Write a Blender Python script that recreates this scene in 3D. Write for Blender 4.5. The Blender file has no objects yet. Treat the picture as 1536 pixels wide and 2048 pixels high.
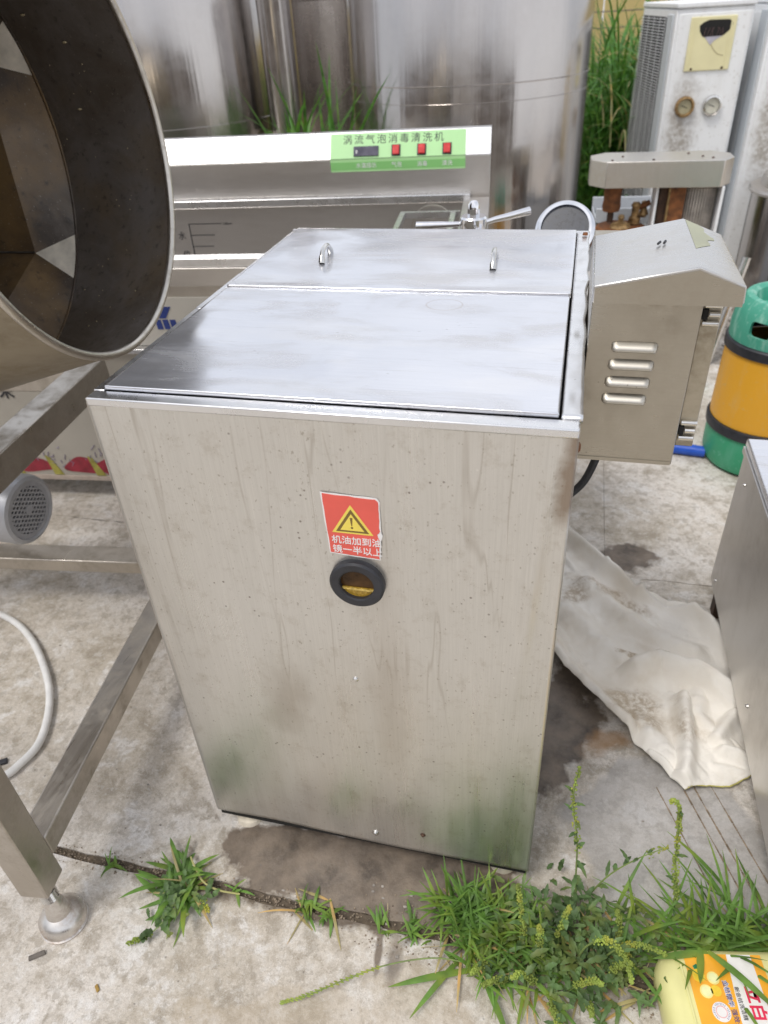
import bpy, bmesh, math, random
from mathutils import Vector, Matrix, noise
R = math.radians
PI = math.pi
sc = bpy.context.scene
C = bpy.context.collection

# ------------------------------------------------------------------ camera
cd = bpy.data.cameras.new('camera')
cam = bpy.data.objects.new('camera', cd)
C.objects.link(cam)
cam.location = (0.5473, -0.6670, 1.2651)
cam.rotation_euler = (R(54.668), R(3.067), R(13.566))
cd.sensor_fit = 'VERTICAL'
cd.sensor_height = 36
cd.lens = 25.305
cd.clip_start = 0.02
cd.clip_end = 300
cd.dof.use_dof = True
cd.dof.focus_distance = 1.0
cd.dof.aperture_fstop = 5.6
sc.camera = cam

# ------------------------------------------------------------------ world and sun
SUN_EL, SUN_AZ = 62, 215          # degrees; azimuth clockwise from +Y
wd = bpy.data.worlds.new('World')
sc.world = wd
wd.use_nodes = True
wt = wd.node_tree
for n in list(wt.nodes):
    wt.nodes.remove(n)
wo = wt.nodes.new('ShaderNodeOutputWorld')
bg = wt.nodes.new('ShaderNodeBackground')
sky = wt.nodes.new('ShaderNodeTexSky')
sky.sky_type = 'NISHITA'
sky.sun_disc = False
sky.sun_elevation = R(SUN_EL)
sky.sun_rotation = R(SUN_AZ)
sky.air_density = 1.0
sky.dust_density = 4.0
mx = wt.nodes.new('ShaderNodeMix')
mx.data_type = 'RGBA'
mx.inputs[0].default_value = 0.78
tc = wt.nodes.new('ShaderNodeTexCoord')
nz = wt.nodes.new('ShaderNodeTexNoise')
nz.inputs['Scale'].default_value = 1.6
nz.inputs['Detail'].default_value = 5
cr = wt.nodes.new('ShaderNodeValToRGB')
cr.color_ramp.elements[0].position = 0.35
cr.color_ramp.elements[0].color = (5.6, 5.9, 6.5, 1)
cr.color_ramp.elements[1].position = 0.68
cr.color_ramp.elements[1].color = (9.4, 9.5, 9.8, 1)
wt.links.new(tc.outputs['Generated'], nz.inputs['Vector'])
wt.links.new(nz.outputs[0], cr.inputs[0])
wt.links.new(sky.outputs[0], mx.inputs[6])
wt.links.new(cr.outputs[0], mx.inputs[7])
wt.links.new(mx.outputs[2], bg.inputs[0])
bg.inputs[1].default_value = 0.118
wt.links.new(bg.outputs[0], wo.inputs[0])

sl = bpy.data.lights.new('sun', 'SUN')
sl.energy = 1.4
sl.angle = R(18)
sl.color = (1, 0.97, 0.92)
so = bpy.data.objects.new('sun', sl)
C.objects.link(so)
az = R(SUN_AZ)
sd = Vector((math.sin(az) * math.cos(R(SUN_EL)), math.cos(az) * math.cos(R(SUN_EL)), math.sin(R(SUN_EL))))
so.rotation_euler = (-sd).to_track_quat('-Z', 'Y').to_euler()
so.location = (0, 0, 8)

sc.view_settings.view_transform = 'Standard'
sc.view_settings.look = 'None'
sc.view_settings.gamma = 1
sc.view_settings.use_curve_mapping = False
sc.view_settings.exposure = 0.25

# ------------------------------------------------------------------ material helpers
class NT:
    def __init__(s, name):
        s.m = bpy.data.materials.new(name)
        s.m.use_nodes = True
        s.t = s.m.node_tree
        s.b = s.t.nodes['Principled BSDF']
        s.tc = s.t.nodes.new('ShaderNodeTexCoord')
    def n(s, ty, **kw):
        o = s.t.nodes.new(ty)
        for k, v in kw.items():
            setattr(o, k, v)
        return o
    def l(s, a, b):
        s.t.links.new(a, b)
    def coords(s, scale=(1, 1, 1), rot=(0, 0, 0), loc=(0, 0, 0)):
        mp = s.n('ShaderNodeMapping')
        mp.inputs['Scale'].default_value = scale
        mp.inputs['Rotation'].default_value = rot
        mp.inputs['Location'].default_value = loc
        s.l(s.tc.outputs['Object'], mp.inputs[0])
        return mp.outputs[0]
    def noise(s, scale, stretch=(1, 1, 1), detail=4, rough=.55, dist=0, rot=(0, 0, 0), loc=(0, 0, 0)):
        o = s.n('ShaderNodeTexNoise')
        o.inputs['Scale'].default_value = scale
        o.inputs['Detail'].default_value = detail
        o.inputs['Roughness'].default_value = rough
        o.inputs['Distortion'].default_value = dist
        s.l(s.coords(stretch, rot, loc), o.inputs['Vector'])
        return o.outputs[0]
    def voro(s, scale, stretch=(1, 1, 1), feat='F1', out='Distance', rnd=1):
        o = s.n('ShaderNodeTexVoronoi')
        o.feature = feat
        o.inputs['Scale'].default_value = scale
        o.inputs['Randomness'].default_value = rnd
        s.l(s.coords(stretch), o.inputs['Vector'])
        return o.outputs[out]
    def ramp(s, x, a, b, va=0.0, vb=1.0):
        o = s.n('ShaderNodeMapRange')
        o.inputs[1].default_value = a
        o.inputs[2].default_value = b
        o.inputs[3].default_value = va
        o.inputs[4].default_value = vb
        s.l(x, o.inputs[0])
        return o.outputs[0]
    def math(s, op, a, b=None):
        o = s.n('ShaderNodeMath', operation=op)
        for i, v in enumerate((a, b)):
            if v is None:
                continue
            if isinstance(v, (int, float)):
                o.inputs[i].default_value = v
            else:
                s.l(v, o.inputs[i])
        return o.outputs[0]
    def mix(s, f, a, b):
        o = s.n('ShaderNodeMix', data_type='RGBA')
        for i, v in ((0, f), (6, a), (7, b)):
            if isinstance(v, (int, float)):
                o.inputs[i].default_value = v
            elif isinstance(v, tuple):
                o.inputs[i].default_value = (*v, 1) if len(v) == 3 else v
            else:
                s.l(v, o.inputs[i])
        return o.outputs[2]
    def mask(s, x, y, rx, ry, rot=0, wob=.35, ws=9, z=None, soft=.05):
        """soft blob mask round a place, with a ragged outline; object coordinates"""
        mp = s.n('ShaderNodeMapping', vector_type='TEXTURE')
        mp.inputs['Location'].default_value = (x, y, 0) if z is None else (x, 0, z)
        mp.inputs['Rotation'].default_value = (0, 0, rot) if z is None else (0, rot, 0)
        mp.inputs['Scale'].default_value = (rx, ry, 1e6) if z is None else (rx, 1e6, ry)
        s.l(s.tc.outputs['Object'], mp.inputs[0])
        le = s.n('ShaderNodeVectorMath', operation='LENGTH')
        s.l(mp.outputs[0], le.inputs[0])
        nn = s.noise(ws, detail=5, loc=(x * 3, y * 3, 0))
        d = s.math('ADD', le.outputs['Value'], s.ramp(nn, .2, .8, -wob, wob))
        return s.ramp(d, 1 - soft, 1 + soft, 1, 0)
    def set(s, name, v):
        i = s.b.inputs[name]
        if isinstance(v, (int, float)):
            i.default_value = v
        elif isinstance(v, tuple):
            i.default_value = (*v, 1) if len(v) == 3 else v
        else:
            s.l(v, i)
    def bump(s, h, strength, dist, prev=None):
        o = s.n('ShaderNodeBump')
        o.inputs['Strength'].default_value = strength
        o.inputs['Distance'].default_value = dist
        s.l(h, o.inputs['Height'])
        if prev is not None:
            s.l(prev, o.inputs['Normal'])
        s.l(o.outputs[0], s.b.inputs['Normal'])
        return o.outputs[0]

def plain(name, col, rough=.5, metal=0, var=.15, vs=40, bump=0, spec=.5, sub=0):
    s = NT(name)
    nn = s.noise(vs, detail=5)
    c2 = tuple(max(0, c * (1 - var)) for c in col)
    c1 = tuple(min(1, c * (1 + var)) for c in col)
    s.set('Base Color', s.mix(s.ramp(nn, .3, .7), c2, c1))
    s.set('Roughness', s.ramp(nn, .25, .75, max(0, rough - .08), min(1, rough + .08)))
    s.set('Metallic', metal)
    s.set('Specular IOR Level', spec)
    if bump:
        s.bump(nn, bump, .002)
    return s.m

def steel(name, col=(.72, .69, .65), rough=.28, brush=(1, 1, 40), dirt=.35, dirtcol=(.30, .25, .18), dstretch=(6, 6, .9), dscale=3,
          specks=.5, wave=0.0, wstretch=(1, 1, 1), wscale=5, streak=0):
    """brushed stainless steel with grime; brush = noise stretch (large number across the grain)"""
    s = NT(name)
    br = s.noise(14, brush, detail=6, rough=.7)
    d1 = s.noise(dscale, dstretch, detail=8, rough=.62, dist=.4)
    d2 = s.noise(dscale * 9, (1, 1, 1), detail=6, rough=.7)
    dm = s.math('MULTIPLY', s.ramp(d1, .42, .72), s.ramp(d2, .3, .62))
    dm = s.math('MULTIPLY', dm, dirt)
    # small specks
    v = s.voro(95, (1, 1, 1))
    pick = s.noise(22, detail=2)
    sp = s.math('MULTIPLY', s.ramp(v, .05, .13, 1, 0), s.ramp(pick, .60, .68))
    sp = s.math('MULTIPLY', sp, specks)
    dark = tuple(c * .45 for c in dirtcol)
    base = s.mix(s.ramp(br, .3, .7), tuple(c * .93 for c in col), col)
    base = s.mix(dm, base, dirtcol)
    base = s.mix(sp, base, dark)
    s.set('Base Color', base)
    cover = s.math('MAXIMUM', dm, sp)
    s.set('Metallic', s.ramp(cover, 0, 1, 1, .15))
    r0 = s.ramp(br, .25, .75, rough - .06, rough + .08)
    s.set('Roughness', s.math('ADD', r0, s.ramp(cover, 0, 1, 0, .35)))
    bn = s.bump(br, .10, .0006)
    if wave:
        w = s.noise(wscale, wstretch, detail=2, rough=.4)
        bn = s.bump(w, wave, .02, bn)
    if streak:
        w = s.noise(9, (1, 1, .02), detail=5, rough=.7)
        bn = s.bump(w, streak, .01, bn)
    return s.m

# ------------------------------------------------------------------ mesh helpers
class MB:
    def __init__(s):
        s.bm = bmesh.new()
    def box(s, x0, x1, y0, y1, z0, z1, M=None):
        vs = [s.bm.verts.new(Vector(p)) for p in
              ((x0, y0, z0), (x1, y0, z0), (x1, y1, z0), (x0, y1, z0), (x0, y0, z1), (x1, y0, z1), (x1, y1, z1), (x0, y1, z1))]
        for f in ((0, 3, 2, 1), (4, 5, 6, 7), (0, 1, 5, 4), (1, 2, 6, 5), (2, 3, 7, 6), (3, 0, 4, 7)):
            s.bm.faces.new([vs[i] for i in f])
        if M is not None:
            for v in vs:
                v.co = M @ v.co
        return s
    def prism(s, pts, lo, hi, axis='z'):
        def mk(p, h):
            if axis == 'z': return Vector((p[0], p[1], h))
            if axis == 'y': return Vector((p[0], h, p[1]))
            return Vector((h, p[0], p[1]))
        a = [s.bm.verts.new(mk(p, lo)) for p in pts]
        b = [s.bm.verts.new(mk(p, hi)) for p in pts]
        n = len(pts)
        fs = [s.bm.faces.new(a[::-1]), s.bm.faces.new(b)]
        for i in range(n):
            fs.append(s.bm.faces.new((a[i], a[(i + 1) % n], b[(i + 1) % n], b[i])))
        bmesh.ops.recalc_face_normals(s.bm, faces=fs)
        return s
    def tube(s, path, r, n=10, cap=True):
        path = [Vector(p) for p in path]
        rs = r if isinstance(r, (list, tuple)) else [r] * len(path)
        rings = []
        up = None
        for i, p in enumerate(path):
            d = (path[min(i + 1, len(path) - 1)] - path[max(i - 1, 0)]).normalized()
            if up is None:
                up = d.orthogonal().normalized()
            up = (up - d * up.dot(d)).normalized()
            sd_ = d.cross(up)
            rings.append([s.bm.verts.new(p + rs[i] * (math.cos(2 * PI * k / n) * up + math.sin(2 * PI * k / n) * sd_)) for k in range(n)])
        for a, b in zip(rings, rings[1:]):
            for k in range(n):
                s.bm.faces.new((a[k], a[(k + 1) % n], b[(k + 1) % n], b[k]))
        if cap:
            s.bm.faces.new(rings[0][::-1])
            s.bm.faces.new(rings[-1])
        return s
    def lathe(s, prof, n=48, M=None, closed=False):
        """prof: (radius, height) about local z"""
        rings = []
        vs = []
        for r_, z in prof:
            if r_ < 1e-6:
                v = s.bm.verts.new((0, 0, z)); rings.append([v]); vs.append(v)
            else:
                rg = [s.bm.verts.new((r_ * math.cos(2 * PI * k / n), r_ * math.sin(2 * PI * k / n), z)) for k in range(n)]
                rings.append(rg); vs += rg
        pairs = list(zip(rings, rings[1:]))
        if closed:
            pairs.append((rings[-1], rings[0]))
        fs = []
        for a, b in pairs:
            for k in range(n):
                k2 = (k + 1) % n
                if len(a) == 1 and len(b) == 1: continue
                if len(a) == 1: fs.append(s.bm.faces.new((a[0], b[k2], b[k])))
                elif len(b) == 1: fs.append(s.bm.faces.new((a[k], a[k2], b[0])))
                else: fs.append(s.bm.faces.new((a[k], a[k2], b[k2], b[k])))
        bmesh.ops.recalc_face_normals(s.bm, faces=fs)
        if M is not None:
            for v in vs:
                v.co = M @ v.co
        return s
    def grid(s, fn, nu, nv):
        g = [[s.bm.verts.new(fn(i / nu, j / nv)) for j in range(nv + 1)] for i in range(nu + 1)]
        for i in range(nu):
            for j in range(nv):
                s.bm.faces.new((g[i][j], g[i + 1][j], g[i + 1][j + 1], g[i][j + 1]))
        return s
    def ball(s, c, r, sub=1, sc_=(1, 1, 1)):
        M = Matrix.Translation(c) @ Matrix.Diagonal((r * sc_[0], r * sc_[1], r * sc_[2], 1))
        bmesh.ops.create_icosphere(s.bm, subdivisions=sub, radius=1, matrix=M)
        return s
    def build(s, name, mat, parent=None, loc=(0, 0, 0), rot=(0, 0, 0), smooth=True, bevel=0, solid=0, angle=35, **props):
        me = bpy.data.meshes.new(name)
        s.bm.to_mesh(me)
        s.bm.free()
        if mat: me.materials.append(mat)
        if smooth:
            for p in me.polygons: p.use_smooth = True
            me.set_sharp_from_angle(angle=R(angle))
        o = bpy.data.objects.new(name, me)
        C.objects.link(o)
        if parent: o.parent = parent
        o.location = loc
        o.rotation_euler = rot
        if solid:
            m = o.modifiers.new('solid', 'SOLIDIFY'); m.thickness = solid; m.offset = -1
        if bevel:
            m = o.modifiers.new('bevel', 'BEVEL'); m.width = bevel; m.segments = 2; m.limit_method = 'ANGLE'; m.angle_limit = R(40)
        for k, v in props.items(): o[k] = v
        return o

def thing(name, label, cat, loc=(0, 0, 0), rz=0, group=None):
    o = bpy.data.objects.new(name, None)
    o.empty_display_size = .05
    C.objects.link(o)
    o.location = loc
    o.rotation_euler = (0, 0, rz)
    o['label'] = label; o['category'] = cat
    if group: o['group'] = group
    return o

def tag(o, label, cat, group=None):
    o['label'] = label; o['category'] = cat
    if group: o['group'] = group
    return o

def text(s_, size, mat, parent, loc, rot, name='lettering', ext=.0002, align='LEFT', space=1, bold=0):
    cu = bpy.data.curves.new('t', 'FONT')
    cu.body = s_; cu.size = size; cu.extrude = ext; cu.align_x = align; cu.align_y = 'CENTER'
    cu.space_character = space; cu.resolution_u = 3; cu.offset = bold
    t = bpy.data.objects.new('t', cu)
    C.objects.link(t)
    dg = bpy.context.evaluated_depsgraph_get()
    me = bpy.data.meshes.new_from_object(t.evaluated_get(dg))
    bpy.data.objects.remove(t)
    me.name = name
    me.materials.clear(); me.materials.append(mat)
    o = bpy.data.objects.new(name, me)
    C.objects.link(o)
    o.parent = parent; o.location = loc; o.rotation_euler = rot
    return o

def axis_matrix(origin, zdir, xhint=Vector((0, 0, 1))):
    z = Vector(zdir).normalized()
    x = (Vector(xhint) - z * z.dot(Vector(xhint)))
    if x.length < 1e-4: x = z.orthogonal()
    x.normalize()
    y = z.cross(x)
    M = Matrix((x, y, z)).transposed().to_4x4()
    M.translation = Vector(origin)
    return M

def fbm(x, y, z=0):
    return noise.noise(Vector((x, y, z)))

# ------------------------------------------------------------------ materials
def concrete():
    s = NT('concrete')
    big = s.noise(2.6, detail=10, rough=.66, dist=.4)
    mid = s.noise(9, detail=12, rough=.74, dist=.25)
    blot = s.noise(24, detail=8, rough=.7, dist=.2)
    fine = s.noise(150, detail=5, rough=.75)
    c = s.mix(s.ramp(big, .40, .60), (.75, .70, .645), (.54, .48, .40))
    c = s.mix(s.math('MULTIPLY', s.ramp(mid, .52, .60), .55), c, (.33, .28, .215))
    c = s.mix(s.math('MULTIPLY', s.ramp(mid, .47, .40), .75), c, (.80, .775, .75))
    c = s.mix(s.math('MULTIPLY', s.ramp(blot, .54, .585), .5), c, (.30, .26, .205))
    c = s.mix(s.math('MULTIPLY', s.ramp(blot, .44, .36), .5), c, (.74, .72, .69))
    bl2 = s.noise(52, detail=7, rough=.72, dist=.3)
    c = s.mix(s.math('MULTIPLY', s.ramp(bl2, .54, .58), .38), c, (.33, .275, .205))
    c = s.mix(s.math('MULTIPLY', s.ramp(bl2, .44, .40), .35), c, (.80, .775, .74))
    c = s.mix(s.ramp(fine, .35, .68, 0, .35), c, (.24, .21, .17))
    f3 = s.noise(420, detail=3, rough=.8)
    c = s.mix(s.ramp(f3, .55, .66, 0, .45), c, (.22, .19, .15))
    c = s.mix(s.ramp(f3, .42, .34, 0, .35), c, (.86, .84, .81))
    soilm = s.math('MAXIMUM', s.mask(.66, -.095, .20, .045, 0, .7, 18, soft=.3), s.mask(.96, -.02, .17, .05, .2, .7, 18, soft=.3))
    soilm = s.math('MAXIMUM', soilm, s.mask(-.01, -.118, .10, .016, 0, .8, 22, soft=.4))
    soilm = s.math('MAXIMUM', soilm, s.mask(.22, -.118, .12, .014, 0, .9, 30, soft=.4))
    c = s.mix(s.math('MULTIPLY', soilm, s.ramp(blot, .3, .5, .7, 1)), c, (.13, .10, .07))
    # broad tan sweep and worn grey patches in the foreground
    c = s.mix(s.math('MULTIPLY', s.mask(.30, -.30, .22, .10, .35, .8, 6), .38), c, (.44, .36, .26))
    # dark mottles
    v = s.noise(38, detail=6, rough=.7, dist=.6)
    c = s.mix(s.math('MULTIPLY', s.ramp(v, .56, .66), .38), c, (.27, .235, .185))
    v2 = s.voro(60)
    p2 = s.noise(14, detail=2)
    c = s.mix(s.math('MULTIPLY', s.math('MULTIPLY', s.ramp(v2, .06, .16, 1, 0), s.ramp(p2, .58, .66)), .8), c, (.12, .10, .08))
    # wet and oily stains
    wet = s.mask(.235, -.042, .23, .080, -.05, .55, 16, soft=.08)
    wet = s.math('MAXIMUM', wet, s.mask(.42, -.02, .14, .10, .2, .45, 14))
    wet = s.math('MAXIMUM', wet, s.mask(.345, -.155, .006, .040, .1, .5, 24, soft=.3))
    wet = s.math('MAXIMUM', wet, s.math('MULTIPLY', s.mask(.372, -.155, .012, .045, .1, .6, 24, soft=.4), .7))
    wet = s.math('MAXIMUM', wet, s.mask(.60, .36, .085, .20, -.25, .6, 12, soft=.1))
    wet = s.math('MAXIMUM', wet, s.mask(.75, .95, .085, .06, .3, .8, 14, soft=.15))
    rust = s.mix(s.ramp(s.noise(16, detail=6), .35, .65), (.055, .038, .026), (.20, .155, .115))
    rust = s.mix(s.math('MULTIPLY', s.ramp(bl2, .48, .62), .4), rust, (.24, .19, .145))
    c = s.mix(s.math('MULTIPLY', wet, .93), c, rust)
    y1 = s.math('MULTIPLY', s.mask(-.117, .163, .014, .010, 0, .5, 40), .7)
    c = s.mix(y1, c, (.42, .24, .05))
    rd = s.mask(.70, .335, .045, .022, .5, .9, 22, soft=.5)
    c = s.mix(s.math('MULTIPLY', rd, .7), c, (.38, .22, .10))
    # grey-blue smooth area on the right
    c = s.mix(s.math('MULTIPLY', s.mask(.85, .12, .20, .17, 0, .5, 5), .55), c, (.36, .355, .36))
    # dark soil and soot further back on the right
    far = s.math('MULTIPLY', s.mask(1.25, 2.9, .65, .75, 0, .5, 3), s.ramp(mid, .35, .6))
    c = s.mix(s.math('MULTIPLY', far, .8), c, (.12, .10, .085))
    s.set('Base Color', c)
    s.set('Roughness', s.math('SUBTRACT', s.ramp(mid, .3, .7, .78, .92), s.math('MULTIPLY', wet, .46)))
    h = s.math('ADD', s.math('MULTIPLY', mid, .6), s.math('MULTIPLY', fine, .35))
    s.bump(s.math('ADD', h, s.math('MULTIPLY', blot, .4)), .7, .004)
    return s.m

M_conc = concrete()
M_soil = plain('soil', (.11, .085, .06), .95, var=.5, vs=60, bump=.8)
M_grit = plain('grit', (.24, .19, .14), .95, var=.5, vs=120, bump=.8)

# front panel: its own grime map (drips from the top flange, film of dust)
def front_steel():
    s = NT('front_steel')
    br = s.noise(10, (1, 1, 1), detail=3)
    grain = s.noise(9, (30, 1, 1.2), detail=6, rough=.7)
    drip = s.noise(1.5, (9, 1, .55), detail=3, rough=.5, dist=.5)
    line = s.math('ABSOLUTE', s.math('SUBTRACT', drip, .5))
    edge = s.math('MULTIPLY', s.ramp(line, 0, .010, 1, 0), s.ramp(s.noise(5, detail=3), .42, .6))
    topfade = s.n('ShaderNodeSeparateXYZ')
    s.l(s.tc.outputs['Object'], topfade.inputs[0])
    zf = s.ramp(topfade.outputs[2], .25, .88, .15, 1)
    edge = s.math('MULTIPLY', s.math('MULTIPLY', edge, zf), .6)
    broad = s.noise(4, (5, 1, .7), detail=5, rough=.6)
    film = s.ramp(broad, .35, .68, .10, .30)
    v = s.voro(70); p = s.noise(9, detail=3)
    sp = s.math('MULTIPLY', s.ramp(v, .08, .14, 1, 0), s.ramp(p, .50, .60))
    v3 = s.voro(42); p3 = s.noise(5, detail=3, loc=(3, 3, 3))
    wh = s.math('MULTIPLY', s.ramp(v3, .04, .08, 1, 0), s.ramp(p3, .55, .60))
    mott = s.noise(30, (1, 1, 1), detail=8, rough=.75)
    c = s.mix(s.ramp(grain, .3, .7), (.70, .685, .65), (.79, .775, .74))
    hair = s.noise(10, (70, 1, .5), detail=4, rough=.75)
    c = s.mix(s.ramp(hair, .35, .65, .22, 0), c, (.45, .43, .40))
    c = s.mix(film, c, (.54, .51, .455))
    c = s.mix(s.math('MULTIPLY', s.ramp(mott, .53, .66), .30), c, (.40, .35, .28))
    pit = s.noise(210, (1, 1, .7), detail=3)
    c = s.mix(s.math('MULTIPLY', s.ramp(pit, .64, .70), .45), c, (.25, .20, .14))
    c = s.mix(edge, c, (.30, .25, .19))
    c = s.mix(s.math('MULTIPLY', s.mask(.185, 0, .03, .06, .3, .7, 14, z=.40, soft=.6), .35), c, (.30, .24, .18))
    c = s.mix(s.math('MULTIPLY', s.mask(.35, 0, .022, .19, 0, .6, 9, z=.46, soft=.7), .25), c, (.36, .29, .22))
    c = s.mix(s.math('MULTIPLY', s.mask(.02, 0, .05, .15, 0, .6, 8, z=.07, soft=.7), .3), c, (.33, .32, .29))
    c = s.mix(s.math('MULTIPLY', s.mask(.568, 0, .010, .07, .05, .8, 24, z=.86, soft=.6), .7), c, (.20, .12, .06))
    c = s.mix(s.math('MULTIPLY', sp, .75), c, (.13, .09, .06))
    c = s.mix(s.math('MULTIPLY', wh, .7), c, (.80, .78, .74))
    s.set('Base Color', c)
    s.set('Metallic', s.ramp(s.math('MAXIMUM', film, s.math('MAXIMUM', sp, edge)), .0, .8, .95, .45))
    s.set('Roughness', s.math('ADD', s.ramp(broad, .3, .7, .26, .40), s.ramp(hair, .3, .7, -.05, .05)))
    b = s.bump(grain, .10, .0008)
    s.bump(s.noise(3.5, (2, 1, .7), detail=2), .14, .02, b)
    return s.m

def lid_steel():
    s = NT('lid_steel')
    grain = s.noise(12, (1, 26, 1), detail=6, rough=.7, rot=(0, 0, .12))
    scr = s.noise(7, (1, 42, 1), detail=7, rough=.75, rot=(0, 0, .32), dist=.3)
    sm = s.noise(5.5, (1, 2.2, 1), detail=6, rough=.6, dist=.8)
    v = s.voro(80, (.6, 1.6, 1)); p = s.noise(11, detail=2)
    sp = s.math('MULTIPLY', s.ramp(v, .05, .12, 1, 0), s.ramp(p, .60, .67))
    c = s.mix(s.ramp(grain, .3, .7), (.70, .71, .76), (.76, .77, .81))
    c = s.mix(s.math('MULTIPLY', s.ramp(sm, .50, .66), .35), c, (.60, .565, .52))
    c = s.mix(s.math('MULTIPLY', s.ramp(s.noise(3, (1, 3, 1), detail=7, rough=.6, loc=(4, 2, 0)), .5, .6), .25), c, (.84, .82, .80))
    c = s.mix(s.math('MULTIPLY', s.ramp(scr, .60, .66), .4), c, (.45, .44, .44))
    sc3 = s.noise(9, (1, 60, 1), detail=6, rough=.8, rot=(0, 0, -.5))
    c = s.mix(s.math('MULTIPLY', s.ramp(sc3, .64, .69), .35), c, (.92, .92, .92))
    c = s.mix(s.math('MULTIPLY', sp, .8), c, (.10, .09, .09))
    # ring mark left by a pot
    mp = s.n('ShaderNodeMapping', vector_type='TEXTURE')
    mp.inputs['Location'].default_value = (.375, .335, 0)
    mp.inputs['Scale'].default_value = (.026, .022, 1e6)
    s.l(s.tc.outputs['Object'], mp.inputs[0])
    le = s.n('ShaderNodeVectorMath', operation='LENGTH')
    s.l(mp.outputs[0], le.inputs[0])
    ring = s.ramp(s.math('ABSOLUTE', s.math('SUBTRACT', le.outputs['Value'], 1.0)), .02, .07, 1, 0)
    c = s.mix(s.math('MULTIPLY', ring, .28), c, (.42, .33, .25))
    s.set('Base Color', c)
    s.set('Metallic', s.ramp(sp, 0, 1, .84, .2))
    s.set('Roughness', s.math('ADD', s.ramp(sm, .38, .64, .11, .30), s.ramp(grain, .3, .7, -.03, .03)))
    b = s.bump(grain, .07, .0006)
    s.bump(scr, .05, .001, b)
    return s.m

M_front = front_steel()
M_lid = lid_steel()
M_trim = steel('trim_steel', (.84, .84, .85), .26, (1, 1, 1), .25, specks=.7, dscale=6, dstretch=(1, 1, 1))
M_box = steel('box_steel', (.46, .425, .36), .28, (1, 1, 26), .6, (.30, .24, .16), (2, 2, 1), 5, 1, wave=.2, wscale=5)
M_louv = steel('louvre_steel', (.62, .59, .53), .38, (1, 1, 26), .4, specks=.8)
M_hood = steel('hood_steel', (.62, .61, .60), .24, (1, 14, 1), .55, (.42, .38, .31), (2, 1.4, 1), 5, .9)
M_boxdoor = steel('door_steel', (.50, .45, .36), .40, (1, 1, 20), .8, (.24, .18, .10), (1, 1, 2), 9, 1)
M_dull = steel('dull_steel', (.62, .58, .53), .36, (1, 24, 1), .35, (.27, .22, .15), (1, 1, 1), 5, .8)
M_frame = steel('frame_steel', (.54, .50, .45), .30, (20, 1, 1), .85, (.24, .19, .12), (2, 2, 2), 6, 1)
M_washer = steel('washer_steel', (.66, .63, .60), .36, (1, 1, 24), .15, (.35, .29, .22), (1, 1, 1), 4, .3)
M_tank = steel('tank_steel', (.52, .49, .47), .16, (1, 1, 1), .12, (.35, .29, .24), (2, 2, .5), 3, .15, streak=.28)
M_tankdk = steel('dark_tank_steel', (.42, .37, .33), .24, (1, 1, 1), .3, (.12, .10, .08), (2, 2, .5), 3, .2, streak=.7)
M_cab2 = steel('side_cabinet_steel', (.70, .68, .655), .32, (1, 1, 22), .25, (.3, .26, .2), (2, 2, 1), 4, .5, wave=.12, wscale=4)
M_chrome = plain('chrome', (.82, .82, .84), .08, 1, .04)
M_chromedull = plain('worn_chrome', (.70, .69, .67), .2, 1, .12, 60)
def greasy():
    s = NT('greasy_drum_inside')
    a = s.noise(5, detail=9, rough=.65, dist=.6); b = s.noise(60, detail=5, rough=.7); f = s.noise(240, detail=3)
    c = s.mix(s.ramp(a, .38, .62), (.23, .205, .185), (.14, .112, .085))
    c = s.mix(s.math('MULTIPLY', s.ramp(s.noise(3, detail=6, loc=(2, 1, 0)), .52, .68), .6), c, (.24, .16, .07))
    c = s.mix(s.ramp(b, .57, .68, 0, .55), c, (.045, .036, .027))
    c = s.mix(s.ramp(f, .66, .72, 0, .5), c, (.40, .36, .30))
    s.set('Base Color', c); s.set('Metallic', .35); s.set('Roughness', s.ramp(a, .3, .7, .34, .6)); s.bump(b, .35, .001)
    return s.m
M_drumin = greasy()
M_drumout = steel('greasy_drum_outside', (.40, .35, .27), .40, (1, 1, 1), 1.0, (.20, .15, .085), (1, 1, 1), 5, .9)
M_drumedge = steel('drum_rim_steel', (.66, .62, .56), .30, (1, 1, 1), .55, (.22, .17, .10), (1, 1, 1), 14, .9)
M_drumtri = plain('dusty_skylit_gusset', (.76, .69, .57), .6, .0, .22, 30)  # dusty tone, raised to stand in for sky caught by the tilted gussets
def barrel_mat():
    s = NT('oily_barrel_panel')
    a = s.noise(4, detail=9, rough=.65, dist=.8); b = s.noise(45, detail=6, rough=.7); f = s.noise(240, detail=3)
    c = s.mix(s.ramp(a, .42, .56), (.105, .082, .062), (.055, .036, .022))
    c = s.mix(s.math('MULTIPLY', s.ramp(s.noise(2.5, detail=6, loc=(5, 1, 0)), .46, .56), .85), c, (.22, .135, .055))
    c = s.mix(s.ramp(b, .58, .68, 0, .6), c, (.03, .024, .018))
    c = s.mix(s.ramp(f, .66, .72, 0, .5), c, (.40, .36, .30))
    s.set('Base Color', c); s.set('Metallic', .1); s.set('Roughness', s.ramp(a, .3, .7, .28, .6)); s.bump(b, .5, .002)
    return s.m
M_barrel = barrel_mat()
M_black = plain('black_rubber', (.025, .026, .032), .45, var=.3)
M_dark = plain('dark_gap', (.015, .014, .013), .9)
M_red = plain('red_print', (.78, .12, .09), .35, var=.06, vs=25)
M_white = plain('white_print', (.82, .81, .80), .5, var=.04)
M_yel = plain('yellow_print', (.88, .70, .12), .4, var=.05)
M_brown = plain('brown_print', (.20, .13, .03), .45, var=.1)
M_oil = plain('old_oil', (.34, .21, .025), .25, var=.35, vs=260)
M_oildk = plain('dark_oil_glass', (.07, .035, .012), .3, var=.6, vs=60, spec=.2)
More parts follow.
